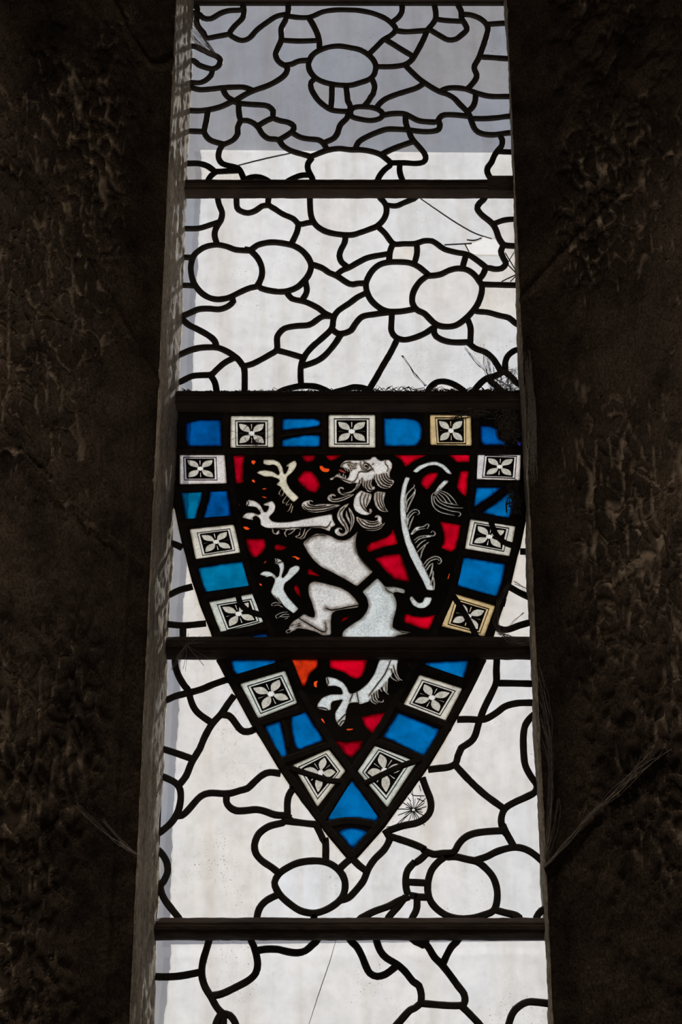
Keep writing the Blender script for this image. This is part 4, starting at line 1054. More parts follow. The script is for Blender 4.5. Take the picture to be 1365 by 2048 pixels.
 'sooty': """
3000,-120,1509 2852,-120,1796 2969,-120,1738 3036,-120,1457
3024,-120,1474 3047,-120,1228 2858,-120,1600 2949,-120,1604
2968,-120,1313 2756,-120,1629 3081,-120,1793 2876,-120,1577
2772,-120,1315 2817,-120,1639 2962,-120,1830 2947,-120,1443
2856,-120,1833 2768,-120,1646 2721,-120,1518 2944,-120,1276
2696,-120,1356 2771,-120,1926 3200,-120,1418 3022,-120,1413
3015,-120,1822 2973,-120,1416 2956,-120,1438 2863,-120,1845
2926,-120,1647 3115,-120,1617 2652,-120,1454 2827,-120,1708
3008,-120,1700 2965,-120,1826 2806,-120,1757 2799,-120,1277
2895,-120,1430 3118,-120,1429 2735,-120,1706 3018,-120,1625
2873,-120,1412 2905,-120,1632 2957,-120,1490 2875,-120,1837
2804,-120,1904 3001,-120,1391 2811,-120,1679 3005,-120,1743
2682,-120,1346 2995,-120,1895 2992,-120,1427 2941,-120,1647
3060,-120,1191 3218,-120,1863 3022,-120,1840 2996,-120,1363
2984,-120,1616 2946,-120,1606 3014,-120,1807 2792,-120,1859
2877,-120,1528 2902,-120,1935 2890,-120,1758 2784,-120,1817
3018,-120,1928 2816,-120,1648 3043,-120,1572 3089,-120,1495
3117,-120,1432 2947,-120,1448 3136,-120,1847 2869,-120,1308
2804,-120,1262 2785,-120,1351 2750,-120,1381 3074,-120,1373
2817,-120,1535 3005,-120,1560 2957,-120,1739 2741,-120,1571
2768,-120,1691 2993,-120,1411 3029,-120,1413 2938,-120,1513
3034,-120,1793 2890,-120,1525 2894,-120,1655 2944,-120,1731
3067,-120,1531 2947,-120,1689 2785,-120,1374 2920,-120,1653
3159,-120,1274 3016,-120,1781 2984,-120,1826 3021,-120,1324
3039,-120,1494 3080,-120,1812 2992,-120,1610 2926,-120,1655
2846,-120,1808 2980,-120,1404 2759,-120,1277 2952,-120,1769
3043,-120,1778 3056,-120,1398 3038,-120,1358 3049,-120,1456
2961,-120,1877 3190,-120,1449 3209,-120,1623 2713,-120,1577
2942,-120,1817 2782,-120,1621 2859,-120,1264 2762,-120,1664
2804,-120,1313 2960,-120,1830 2944,-120,1656 3083,-120,1455
2818,-120,1743 3045,-120,1375 2900,-120,1397 3044,-120,1755
2715,-120,1525 2816,-120,1465 3154,-120,1152 2745,-120,1340
2875,-120,1928 2912,-120,1489 2820,-120,1318 2970,-120,1996
2973,-120,1378 2977,-120,1378 2974,-120,1683 2808,-120,1254
2782,-120,1674 3041,-120,1353 2836,-120,1847 3063,-120,1774
2807,-120,1908 2830,-120,1200 2858,-120,1814 3136,-120,1937
3047,-120,1410 2871,-120,1167 2930,-120,1780 2672,-120,1623
2860,-120,1922 2941,-120,1589 2944,-120,1800 2782,-120,1384
3071,-120,1898 3048,-120,1339 2772,-120,1574 2756,-120,1547
2845,-120,1198 2809,-120,1201 3013,-120,1855 2787,-120,1377
2708,-120,1562 3026,-120,1404 2724,-120,1707 2777,-120,1259
2985,-120,1225 3032,-120,1866 3140,-120,1640 2992,-120,1272
3023,-120,1266 2854,-120,1455 2705,-120,1536 2836,-120,1574
3064,-120,1704 3028,-120,1608 2853,-120,1963 2981,-120,1791
3006,-120,1589 3092,-120,1487 2748,-120,1695 3058,-120,1617
3051,-120,1702 2730,-120,1827 2986,-120,1788 2915,-120,1441
2800,-120,1443 2864,-120,1239 2882,-120,1327 2919,-120,1806
2898,-120,1683 2743,-120,1435 3157,-120,1246 2987,-120,1266
2885,-120,1712 3027,-120,1394 2737,-120,1583 2973,-120,1550
3015,-120,1596 2865,-120,1512 2856,-120,1534 2718,-120,1443
2795,-120,1869 2980,-120,1770 3008,-120,1634 2854,-120,1395
2978,-120,1247 3018,-120,1731 2950,-120,1325 3222,-120,1549
2798,-120,1829 3075,-120,1511 3052,-120,1493 2911,-120,1494
3112,-120,1626 2777,-120,1643 3140,-120,1866 2840,-120,1163
2815,-120,1268 2920,-120,1634 2822,-120,1319 2981,-120,1516
2876,-120,1324 2848,-120,1296 2866,-120,1777 2934,-120,1678
3039,-120,1522 2831,-120,1294 2819,-120,1390 2778,-120,1250
2928,-120,1635 3042,-120,1478 2667,-120,1351 2968,-120,1798
2827,-120,1421 2717,-120,1875 3184,-120,1454 3036,-120,1487
3024,-120,1839 2883,-120,1631 2927,-120,1919 2873,-120,1406
3036,-120,48 3076,-120,278 2778,-120,170
2793,-120,203 2959,-120,201 3059,-120,103
3032,-120,3 2970,-120,466 2827,-120,78
2987,-120,-16 3000,-120,261 3003,-120,-66
2937,-120,247 2824,-120,265 2997,-120,406
3000,-120,254 2955,-120,160 2956,-120,336
3037,-120,495 2809,-120,383 2991,-120,246
3042,-120,580 2912,-120,46 2954,-120,-17
2828,-120,488 2991,-120,210 3036,-120,250
3076,-120,-185 2956,-120,223 3009,-120,359
2935,-120,275 2958,-120,-41 2952,-120,200
3036,-120,-96 2957,-120,261 3039,-120,247
2889,-120,536 3128,-120,366 2949,-120,283
2906,-120,304 2969,-120,-37 2842,-120,225
2834,-120,119 2842,-120,103 2946,-120,-118
3016,-120,406 2988,-120,-45 3012,-120,173
2977,-120,-10 2915,-120,203 2807,-120,443
2927,-120,-36 2933,-120,19 2855,-120,-118
3038,-120,473 2895,-120,300 2797,-120,213
2888,-120,-31 3085,-120,-16 3074,-120,325
2937,-120,394 3009,-120,490 2973,-120,75
2858,-120,38 2906,-120,275 2917,-120,343
3041,-120,447 2968,-120,129 2811,-120,469
2828,-120,456 2956,-120,391 2847,-120,476
3021,-120,210 2798,-120,-81 2855,-120,298
2889,-120,-187 2965,-120,37 2848,-120,66
2773,-120,292 2988,-120,338 2821,-120,341
2872,-120,-131 3086,-120,232 2911,-120,92
2856,-120,89 2860,-120,218 3002,-120,342
3005,-120,-45 2961,-120,344 2950,-120,313
3068,-120,258 2991,-120,-100 2903,-120,305
2948,-120,164 2973,-120,15 2860,-120,243
2846,-120,487 2937,-120,5 2991,-120,199
2967,-120,55 2867,-120,17 2790,-120,-24
2908,-120,122 2945,-120,477 2992,-120,173
3054,-120,6 2973,-120,563 3020,-120,476
2951,-120,295 3066,-120,-19 3051,-120,48
2927,-120,-125 2982,-120,-77 2935,-120,-53
2838,-120,48 2995,-120,94 2947,-120,273
2913,-120,62 2861,-120,-59 2996,-120,502
2843,-120,51 2872,-120,487 2904,-120,154
2916,-120,386 2956,-120,257 2847,-120,79
2901,-120,79 3014,-120,-137 2937,-120,417
2897,-120,493 3049,-120,9 2849,-120,441
2981,-120,554 3090,-120,295 2859,-120,23
2102,-140,1851 2079,-140,1646 2395,-140,1820
2548,-140,1835 2023,-140,1871 2725,-140,1914
1944,-140,1704 2350,-140,1869 2484,-140,1716
1950,-140,1684 2403,-140,1921 2250,-140,1822
2362,-140,1851 2543,-140,1838 2088,-140,1892
2619,-140,1905 2214,-140,1795 2276,-140,1823
2295,-140,1760 2674,-140,1805 2188,-140,1734
2303,-140,1901 1880,-140,1679 2767,-140,1786
1901,-140,1832 1877,-140,1816 2385,-140,1717
2279,-140,1682 2580,-140,1826 1977,-140,1734
2183,-140,1752 2668,-140,1693 2478,-140,1689
2444,-140,1816 2031,-140,1725 2359,-140,1804
2228,-140,1843 2373,-140,1693 2402,-140,1760
2676,-140,1660 2548,-140,1838 2153,-140,1708
""",
 'tile_threads': """
-1904,-80,1479 -1626,-80,1400 -1392,-80,1395 -1159,-80,1605
-1875,-80,1319 -1652,-80,1421 -1544,-80,1398
-1156,-80,1405 -1315,-80,1327 -1560,-80,1195
-1530,-80,1614 -1697,-80,1488 -1625,-80,1283 -1391,-80,1201
-1577,-80,1323 -1441,-80,1260 -1450,-80,1249
-1462,-80,1281 -1462,-80,1260 -1463,-80,1194
-1489,-80,1224 -1490,-80,1309 -1339,-80,1317
-1584,-80,1239 -1407,-80,1361 -1441,-80,1257
-1487,-80,1250 -1447,-80,1375 -1439,-80,1238
-1498,-80,1322 -1525,-80,1336 -1410,-80,1276
-1574,-80,1325 -1447,-80,1239 -1378,-80,1187
-1578,-80,1243 -1486,-80,1255 -1384,-80,1233
-1469,-80,1191 -1518,-80,1317 -1455,-80,1241
""",
 'left_bar': """
-2735,-400,-2911 -2605,-400,-2612 -2467,-400,-2478
-2733,-400,-2899 -2631,-400,-2690 -2481,-400,-2477
-2711,-400,-2873 -2588,-400,-2621 -2515,-400,-2506
-2715,-400,-2908 -2549,-400,-2645 -2511,-400,-2485
-2703,-400,-2889 -2618,-400,-2631 -2503,-400,-2538
-2721,-400,-2919 -2592,-400,-2670 -2518,-400,-2502
-2704,-400,-2870 -2595,-400,-2637 -2515,-400,-2496
-2518,-350,-2481 -2712,-350,-2351
-2486,-350,-2486 -2274,-350,-2293
-2502,-350,-2494 -2304,-350,-2757
-2511,-350,-2473 -2738,-350,-2498
-2517,-350,-2467 -2640,-350,-2791
-2517,-350,-2464 -2152,-350,-2692
-2479,-350,-2500 -2418,-350,-2381
-2503,-350,-2495 -2194,-350,-2825
-2498,-350,-2453 -2553,-350,-2896
-2496,-350,-2452 -2187,-350,-2428
-2504,-350,-2478 -2221,-350,-2824
-2519,-350,-2469 -2556,-350,-2202
-2480,-350,-2493 -2482,-350,-2291
-2514,-350,-2456 -2513,-350,-2602
-2500,-350,-2489 -2500,-350,-2919
-2523,-350,-2498 -2391,-350,-2378
""",
 'right_bar': """
2768,-300,-1440 2647,-300,-1674 2563,-300,-2059 2633,-300,-2280
2783,-300,-1435 2630,-300,-1725 2481,-300,-2041 2645,-300,-2266
2759,-300,-1441 2631,-300,-1705 2512,-300,-2025 2654,-300,-2255
2817,-300,-1425 2604,-300,-1726 2544,-300,-2079 2603,-300,-2282
2783,-300,-1407 2628,-300,-1729 2576,-300,-2075 2666,-300,-2310
2821,-300,-1371 2601,-300,-1685 2484,-300,-2081 2618,-300,-2268
2765,-300,-1410 2594,-300,-1725 2546,-300,-2024 2601,-300,-2251
2815,-300,-1417 2608,-300,-1687 2519,-300,-2081 2592,-300,-2267
2825,-300,-1391 2595,-300,-1680 2506,-300,-2064 2595,-300,-2295
2818,-300,-1393 2628,-300,-1674 2546,-300,-1984 2613,-300,-2295
2809,-300,-1404 2570,-300,-1690 2573,-300,-2005 2604,-300,-2300
2779,-300,-1372 2573,-300,-1697 2573,-300,-2065 2634,-300,-2322
2643,-350,-2198 2724,-350,-2439 2992,-350,-2451 3117,-350,-2364
2519,-350,-2209 2706,-350,-2393 2960,-350,-2450 3136,-350,-2341
2539,-350,-2169 2723,-350,-2431 2938,-350,-2470 3088,-350,-2365
2634,-350,-2203 2772,-350,-2388 2963,-350,-2378 3097,-350,-2408
2566,-350,-2200 2807,-350,-2387 2965,-350,-2432 3116,-350,-2367
2549,-350,-2202 2706,-350,-2401 2898,-350,-2389 3107,-350,-2408
2629,-350,-2267 2775,-350,-2335 2946,-350,-2377 3110,-350,-2343
2524,-350,-2173 2722,-350,-2371 2913,-350,-2384 3082,-350,-2405
2661,-350,-2309 2696,-350,-2334 2988,-350,-2376 3084,-350,-2385
2657,-350,-2311 2788,-350,-2350 2967,-350,-2486 3132,-350,-2407
2625,-350,-2287 2769,-350,-2364 2949,-350,-2485 3114,-350,-2342
2574,-350,-2301 2769,-350,-2372 2991,-350,-2465 3089,-350,-2388
2648,-350,-2154 2799,-350,-2365 2985,-350,-2376 3097,-350,-2361
2538,-350,-2265 2780,-350,-2395 2991,-350,-2388 3094,-350,-2368
2631,-350,-2279 2804,-350,-2425 2945,-350,-2463 3128,-350,-2376
2611,-350,-2298 2787,-350,-2328 2888,-350,-2459 3129,-350,-2353
2640,-350,-2282 2700,-350,-2328 2960,-350,-2449 3084,-350,-2402
2536,-350,-2295 2802,-350,-2323 2965,-350,-2440 3135,-350,-2371
2872,-200,-1326 3061,-200,-1463 3170,-200,-1557
2905,-200,-1310 3051,-200,-1508 3140,-200,-1586
2873,-200,-1314 3060,-200,-1476 3165,-200,-1557
2856,-200,-1325 3060,-200,-1443 3126,-200,-1575
2869,-200,-1369 3062,-200,-1458 3161,-200,-1574
2895,-200,-1356 3009,-200,-1474 3145,-200,-1579
2689,-150,-2185 2848,-150,-1984 3038,-150,-1841
2667,-150,-2147 2833,-150,-2029 3001,-150,-1858
2716,-150,-2186 2844,-150,-2007 3010,-150,-1865
""",
 'right_jamb': """
3126,-1332,1904 3102,-1316,1141 3155,-1363,429
3157,-1357,1976 3174,-1376,995 3112,-1327,504
3106,-1317,1692 3106,-1319,1099 3139,-1350,277
3062,-1280,2040 3164,-1367,1007 3109,-1325,215
3100,-1311,2135 3219,-1412,1156 3130,-1342,330
3111,-1321,1704 3161,-1364,1109 3104,-1320,472
3149,-1351,1770 3125,-1334,1343 3141,-1353,-75
3153,-1354,2041 3111,-1324,979 3170,-1375,267
3142,-1347,1697 3140,-1347,1089 3143,-1353,395
3094,-1305,2211 3195,-1393,1059 3126,-1339,305
3154,-1356,1723 3180,-1379,1305 3122,-1335,433
3128,-1334,1986 3188,-1387,1048 3120,-1333,483
3171,-1368,2212 3176,-1376,1206 3082,-1304,180
3070,-1287,1722 3083,-1301,946 3058,-1284,199
3076,-1292,1803 3181,-1380,1250 3100,-1318,244
3098,-1309,2050 3169,-1371,1129 3052,-1280,2
3095,-1307,2067 3130,-1338,1182 3128,-1340,443
3115,-1324,1696 3196,-1393,1225 3170,-1374,471
3171,-1369,1981 3134,-1342,1093 3193,-1395,19
3158,-1357,2364 3153,-1357,1241 3136,-1348,159
3095,-1306,2159 3154,-1360,923 3151,-1358,576
3116,-1325,1918 3112,-1323,1474 3135,-1347,48
3100,-1310,2228 3209,-1403,1245 3124,-1338,183
3163,-1361,2379 3122,-1332,1062 3109,-1326,47
3120,-1328,1734 3159,-1362,1126 3182,-1385,211
3112,-1320,2135 3174,-1374,1405 3172,-1376,354
3179,-1375,2170 3180,-1380,1193 3130,-1342,338
3095,-1306,2217 3061,-1283,1088 3113,-1328,400
3172,-1369,2178 3098,-1313,1001 3146,-1355,334
3140,-1344,1917 3176,-1377,1128 3151,-1361,-31
3160,-1360,1921 3169,-1371,1173 3137,-1347,509
3143,-1347,1686 3092,-1308,937 3146,-1355,426
3149,-1349,2383 3160,-1363,1157 3085,-1306,-23
3046,-1268,1711 3155,-1359,1158 3150,-1359,422
3130,-1334,2287 3203,-1398,1202 3083,-1304,254
3169,-1367,2149 3202,-1399,917 3144,-1354,272
3083,-1298,1758 3181,-1380,1230 3166,-1372,281
3093,-1303,2366 3082,-1299,1214 2703,-3982,-1229
3120,-1327,2220 3107,-1319,1378 3209,-1407,372
3120,-1327,2154 3143,-1349,1221 3149,-1358,185
3167,-1366,2119 3196,-1394,1036 3177,-1380,468
3115,-1324,1841 3157,-1361,1178 3159,-1365,402
3055,-1275,1784 3157,-1361,1155 3141,-1353,-33
3157,-1358,1888 3068,-1289,1015 3113,-1330,3
3083,-1297,2057 3157,-1360,1388 3082,-1302,406
3145,-1347,2089 3210,-1405,901 3189,-1390,480
3116,-1324,2115 3090,-1306,972 3113,-1327,540
3163,-1363,1823 3105,-1318,1282 3171,-1375,560
3104,-1314,2148 3207,-1401,1208 3104,-1321,137
3102,-1313,1826 3170,-1373,970 3104,-1323,-79
3105,-1315,2009 3161,-1365,964 3100,-1318,266
3162,-1362,1864 3105,-1317,1294 3080,-1301,338
3142,-1345,1972 3111,-1323,1179 3205,-1405,97
3133,-1338,2006 3116,-1327,1200 2700,-4021,-1133
3078,-1292,2178 3165,-1368,989 3053,-1278,550
3132,-1336,2287 3119,-1330,1029 3102,-1320,246
3097,-1309,1928 3181,-1381,1011 3184,-1388,-6
3121,-1327,2250 3063,-1284,1090 3207,-1405,419
3152,-1353,2080 3190,-1388,1343 3062,-1288,91
3062,-1280,1991 3207,-1401,1215 3116,-1330,515
""",
 'right_diagonal': """
2961,-1891,-6320 3400,-1593,-5908 3688,-1798,-5552 4065,-2068,-5226 4545,-2411,-4758
3050,-1307,-6217 3396,-1590,-5872 3673,-1788,-5528 4126,-2112,-5235 4362,-2279,-4811
2963,-1880,-6348 3350,-1557,-5892 3711,-1815,-5545 4140,-2122,-5239 4473,-2359,-4723
3052,-1308,-6241 3395,-1589,-5861 3667,-1784,-5595 4127,-2112,-5204 4788,-2586,-4795
3061,-1316,-6206 3373,-1573,-5871 3681,-1793,-5568 4038,-2049,-5272 4489,-2371,-4784
3062,-1316,-6231 3383,-1580,-5914 3709,-1813,-5568 4053,-2059,-5254 4610,-2458,-4919
3043,-1301,-6236 3362,-1565,-5881 3715,-1818,-5552 4137,-2120,-5291 4663,-2496,-4801
3055,-1311,-6243 3381,-1579,-5899 3717,-1819,-5551 4043,-2052,-5179 4598,-2450,-4894
3071,-1213,-6062 3214,-1328,-5588 3260,-1365,-5247
3094,-1231,-6062 3193,-1311,-5612 3279,-1380,-5226
3091,-1229,-6089 3255,-1362,-5666 3287,-1386,-5221
3084,-1224,-6071 3203,-1319,-5578 3289,-1388,-5265
3077,-1208,-3063 3234,-1338,-3847 3208,-1320,-4603 3105,-1241,-6104
3087,-1216,-3139 3194,-1306,-3851 3171,-1290,-4683 3050,-1196,-6057
3072,-1205,-3272 3172,-1288,-3933 3194,-1308,-4677 3081,-1221,-6052
3069,-1202,-3311 3227,-1334,-4002 3174,-1293,-4742 3063,-1206,-6056
3065,-1199,-3414 3181,-1296,-4031 3153,-1276,-4820 3063,-1206,-6064
3091,-1221,-3519 3193,-1306,-4076 3206,-1319,-4874 2966,-1838,-6187
3088,-1219,-3567 3161,-1280,-4197 3163,-1284,-4867 3088,-1226,-6121
3079,-1211,-3616 3151,-1272,-4189 3190,-1306,-4979 3049,-1195,-6091
3074,-1207,-3696 3209,-1320,-4264 3168,-1289,-5008 3078,-1219,-6093
2859,-2647,-4217 3153,-1274,-4347 3194,-1310,-5048 3084,-1224,-6120
3074,-1208,-3899 3168,-1286,-4342 3210,-1323,-5052 2968,-1829,-6207
3081,-1214,-3963 3155,-1276,-4394 3149,-1273,-5109 3066,-1209,-6064
3070,-1205,-4075 3206,-1317,-4474 3185,-1303,-5147 3073,-1215,-6083
2874,-2532,-4496 3149,-1271,-4564 3186,-1304,-5229 2971,-1842,-6175
3059,-1197,-4228 3148,-1271,-4607 3182,-1301,-5292 3052,-1197,-6057
2859,-2479,-4626 3154,-1276,-4666 3141,-1267,-5313 3061,-1204,-6076
""",
 'left_diagonal': """
-3848,-2313,-5547 -3563,-2110,-5804 -3260,-1931,-5978 -2905,-1941,-6198
-3835,-2304,-5541 -3562,-2109,-5798 -3216,-1911,-6032 -2917,-1935,-6213
-3835,-2304,-5504 -3517,-2076,-5766 -3233,-1919,-6024 -2902,-1939,-6203
-3844,-2311,-5548 -3550,-2100,-5785 -3216,-1911,-6014 -2923,-1935,-6214
-3871,-2330,-5531 -3554,-2103,-5802 -3258,-1930,-6020 -2937,-1924,-6240
-3838,-2306,-5510 -3571,-2115,-5763 -3246,-1925,-6035 -2899,-1943,-6194
-3474,-2045,-5699 -3160,-1885,-6033 -2897,-1916,-6258
-3466,-2040,-5722 -3160,-1885,-6027 -2937,-1930,-6226
-3466,-2039,-5682 -3155,-1883,-6011 -2930,-1932,-6219
-3470,-2042,-5719 -3161,-1886,-6026 -2938,-1913,-6266
-3473,-2045,-5713 -3189,-1899,-6016 -2918,-1925,-6238
""",
}

# ------------------------------------------------------------------ materials
def mat(name):
    m = bpy.data.materials.new(name); m.use_nodes = True
    m.node_tree.nodes.clear()
    return m, m.node_tree.nodes, m.node_tree.links
def N(n, t, **kw):
    x = n.new(t)
    for k, v in kw.items():
        if k in x.inputs: x.inputs[k].default_value = v
        else: setattr(x, k, v)
    return x
def ramp(n, stops):
    r = n.new('ShaderNodeValToRGB'); e = r.color_ramp.elements
    while len(e) > len(stops): e.remove(e[-1])
    while len(e) < len(stops): e.new(1)
    for x, (p, c) in zip(e, stops):
        x.position = p; x.color = (*c, 1) if len(c) == 3 else c
    return r
def mult(n, l, a, b, fac=1.0, op='MULTIPLY'):
    m = n.new('ShaderNodeMix'); m.data_type = 'RGBA'; m.blend_type = op
    if isinstance(fac, (int, float)): m.inputs[0].default_value = fac
    else: l.new(fac, m.inputs[0])
    for sock, v in ((m.inputs[6], a), (m.inputs[7], b)):
        if isinstance(v, tuple): sock.default_value = (*v, 1)
        else: l.new(v, sock)
    return m.outputs[2]

def glass(name, col, scat=.10, mottle=(.82, 1.0), mscale=60., speck=.0, edge=None, tint=0.0, stain=None, fine=None):
    """old window glass: tinted, slightly clouded, with dirt; every pane has two faces"""
    m, n, l = mat(name)
    tc = N(n, 'ShaderNodeTexCoord'); vec = tc.outputs['Object']
    out = N(n, 'ShaderNodeOutputMaterial')
    n1 = N(n, 'ShaderNodeTexNoise', Scale=mscale, Detail=5., Roughness=.6); l.new(vec, n1.inputs['Vector'])
    r1 = ramp(n, [(.30, (mottle[0],) * 3), (.62, (mottle[1],) * 3)]); l.new(n1.outputs['Fac'], r1.inputs['Fac'])
    c = mult(n, l, col, r1.outputs['Color'])
    if fine:
        nf = N(n, 'ShaderNodeTexNoise', Scale=fine[0], Detail=3., Roughness=.7); l.new(vec, nf.inputs['Vector'])
        rf = ramp(n, [(.34, (fine[1],) * 3), (.55, (1, 1, 1))]); l.new(nf.outputs['Fac'], rf.inputs['Fac'])
        c = mult(n, l, c, rf.outputs['Color'])
    if speck:
        n2 = N(n, 'ShaderNodeTexNoise', Scale=330., Detail=2., Roughness=.5); l.new(vec, n2.inputs['Vector'])
        r2 = ramp(n, [(.27, (.25, .22, .2)), (.31, (1, 1, 1))]); l.new(n2.outputs['Fac'], r2.inputs['Fac'])
        n3 = N(n, 'ShaderNodeTexNoise', Scale=9., Detail=2.); l.new(vec, n3.inputs['Vector'])
        r3 = ramp(n, [(.5, (0, 0, 0)), (.7, (speck,) * 3)]); l.new(n3.outputs['Fac'], r3.inputs['Fac'])
        c = mult(n, l, c, r2.outputs['Color'], r3.outputs['Color'])
    if stain:
        mp = N(n, 'ShaderNodeMapping'); mp.inputs['Scale'].default_value = (26, 1, 3.2); l.new(vec, mp.inputs['Vector'])
        n4 = N(n, 'ShaderNodeTexNoise', Scale=1., Detail=4.); l.new(mp.outputs['Vector'], n4.inputs['Vector'])
        r4 = ramp(n, [(.46, (1, 1, 1)), (.78, stain)]); l.new(n4.outputs['Fac'], r4.inputs['Fac'])
        c = mult(n, l, c, r4.outputs['Color'])
    if tint:
        oi = N(n, 'ShaderNodeObjectInfo')
        r5 = ramp(n, [(0, (1, .985, .955)), (.5, (1, 1, 1)), (1, (.97, .985, 1.0))]); l.new(oi.outputs['Random'], r5.inputs['Fac'])
        c = mult(n, l, c, r5.outputs['Color'], tint)
    if edge:                     # matting paint or corrosion left along the rim of the pane
        at = N(n, 'ShaderNodeAttribute', attribute_name='rim')
        ne = N(n, 'ShaderNodeTexNoise', Scale=90., Detail=4.); l.new(vec, ne.inputs['Vector'])
        ad = N(n, 'ShaderNodeMath', operation='MULTIPLY_ADD'); l.new(ne.outputs['Fac'], ad.inputs[0])
        ad.inputs[1].default_value = edge[1] * 1.2; l.new(at.outputs['Fac'], ad.inputs[2])
        dv = N(n, 'ShaderNodeMath', operation='DIVIDE'); l.new(ad.outputs[0], dv.inputs[0]); dv.inputs[1].default_value = edge[1] * 2.2
        r6 = ramp(n, [(.22, edge[0]), (.75, (1, 1, 1))]); l.new(dv.outputs[0], r6.inputs['Fac'])
        c = mult(n, l, c, r6.outputs['Color'])
    tr = N(n, 'ShaderNodeBsdfTransparent'); l.new(c, tr.inputs['Color'])
    df = N(n, 'ShaderNodeBsdfTranslucent'); l.new(c, df.inputs['Color'])
    gl = N(n, 'ShaderNodeBsdfGlossy', Roughness=.12); gl.inputs['Color'].default_value = (.8, .8, .8, 1)
    mx = N(n, 'ShaderNodeMixShader'); mx.inputs[0].default_value = scat
    l.new(tr.outputs[0], mx.inputs[1]); l.new(df.outputs[0], mx.inputs[2])
    fr = N(n, 'ShaderNodeFresnel', IOR=1.3)
    fm = N(n, 'ShaderNodeMath', operation='MULTIPLY'); l.new(fr.outputs[0], fm.inputs[0]); fm.inputs[1].default_value = .3
    m2 = N(n, 'ShaderNodeMixShader'); l.new(fm.outputs[0], m2.inputs[0]); l.new(mx.outputs[0], m2.inputs[1]); l.new(gl.outputs[0], m2.inputs[2])
    l.new(m2.outputs[0], out.inputs['Surface'])
    return m

def solid(name, c0, c1, scale=20., rough=.8, bump=.0, bscale=120., spec=.3, metal=0., stretch=(1, 1, 1), fine=None, pale_tone=None):
    m, n, l = mat(name)
    tc = N(n, 'ShaderNodeTexCoord'); out = N(n, 'ShaderNodeOutputMaterial')
    mp = N(n, 'ShaderNodeMapping'); mp.inputs['Scale'].default_value = stretch; l.new(tc.outputs['Object'], mp.inputs['Vector'])
    n1 = N(n, 'ShaderNodeTexNoise', Scale=scale, Detail=8., Roughness=.65); l.new(mp.outputs['Vector'], n1.inputs['Vector'])
    r = ramp(n, [(.32, c0), (.68, c1)]); l.new(n1.outputs['Fac'], r.inputs['Fac'])
    c = r.outputs['Color']
    if fine:
        nf = N(n, 'ShaderNodeTexNoise', Scale=fine[0], Detail=4., Roughness=.7); l.new(mp.outputs['Vector'], nf.inputs['Vector'])
        rf = ramp(n, [(.35, (fine[1],) * 3), (.65, (fine[2],) * 3)]); l.new(nf.outputs['Fac'], rf.inputs['Fac'])
        c = mult(n, l, c, rf.outputs['Color'])
    if pale_tone:                     # paler colour mixed in along the crests of the tooling
        at = N(n, 'ShaderNodeAttribute', attribute_name='pale_tone')
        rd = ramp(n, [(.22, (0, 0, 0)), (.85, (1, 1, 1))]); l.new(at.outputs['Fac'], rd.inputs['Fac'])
        c = mult(n, l, c, pale_tone, rd.outputs['Color'], 'MIX')
    p = N(n, 'ShaderNodeBsdfPrincipled', Roughness=rough, Metallic=metal); l.new(c, p.inputs['Base Color'])
    p.inputs['Specular IOR Level'].default_value = spec
    if bump:
        nb = N(n, 'ShaderNodeTexNoise', Scale=bscale, Detail=7., Roughness=.7); l.new(mp.outputs['Vector'], nb.inputs['Vector'])
        b = N(n, 'ShaderNodeBump', Strength=bump, Distance=.008); l.new(nb.outputs['Fac'], b.inputs['Height'])
        l.new(b.outputs['Normal'], p.inputs['Normal'])
    l.new(p.outputs[0], out.inputs['Surface'])
    return m

M = {}
M['clear'] = glass('clouded_clear_glass', (.95, .95, .955), scat=.025, mottle=(.93, 1), mscale=22., speck=.9, tint=1.0, stain=(.93, .91, .88), edge=((.90, .86, .78), 3.2))
M['blue'] = glass('blue_glass', (.02, .435, .745), scat=.05, mottle=(.72, 1), mscale=26., speck=.8, edge=((.05, .12, .25), 4.5))
M['violet'] = glass('violet_glass', (.18, .2, .80), scat=.05, mottle=(.6, 1), mscale=60.)
M['red'] = glass('ruby_glass', (.90, .025, .145), scat=.05, mottle=(.62, 1), mscale=20., speck=.8, edge=((.30, .05, .05), 5.))
M['orange'] = glass('streaky_orange_glass', (.95, .22, .09), scat=.05, mottle=(.6, 1), mscale=34., edge=((.4, .2, .1), 4.))
M['claw'] = glass('orange_claw_glass', (.99, .32, .12), scat=.05, mottle=(.9, 1))
M['tongue'] = glass('dull_red_glass', (.62, .24, .22), scat=.05)
SK = dict(scat=.10, mottle=(.86, 1), mscale=34., speck=.8, edge=((.47, .42, .38), 6.2), fine=(420., .76))
M['silver'] = glass('painted_silver_glass', (.945, .935, .92), **SK)
SN = dict(SK, edge=((.62, .57, .52), 2.2))
M['silver_thin'] = glass('painted_silver_glass_narrow', (.955, .945, .93), **SN)
M['silver_cool_thin'] = glass('painted_pale_blue_white_glass_narrow', (.92, .955, .96), **SN)
M['silver_cool'] = glass('painted_pale_blue_white_glass', (.905, .945, .95), **SK)
M['silver_warm'] = glass('painted_straw_white_glass', (.945, .92, .82), **SN)
M['teal'] = glass('teal_blue_glass', (.02, .475, .685), scat=.05, mottle=(.72, 1), mscale=26., speck=.8, edge=((.05, .12, .25), 4.5))
M['deep'] = glass('deep_blue_glass', (.02, .345, .68), scat=.05, mottle=(.6, 1), mscale=26., speck=.8, edge=((.05, .12, .25), 4.5))
M['crimson'] = glass('deep_crimson_glass', (.80, .02, .145), scat=.05, mottle=(.6, 1), mscale=20., speck=.8, edge=((.25, .05, .05), 6.))
TK = dict(scat=.10, mottle=(.84, 1), mscale=40., speck=.6, edge=((.50, .45, .38), 3.2), fine=(380., .84))
M['tile'] = glass('painted_white_glass', (.915, .905, .855), **TK)
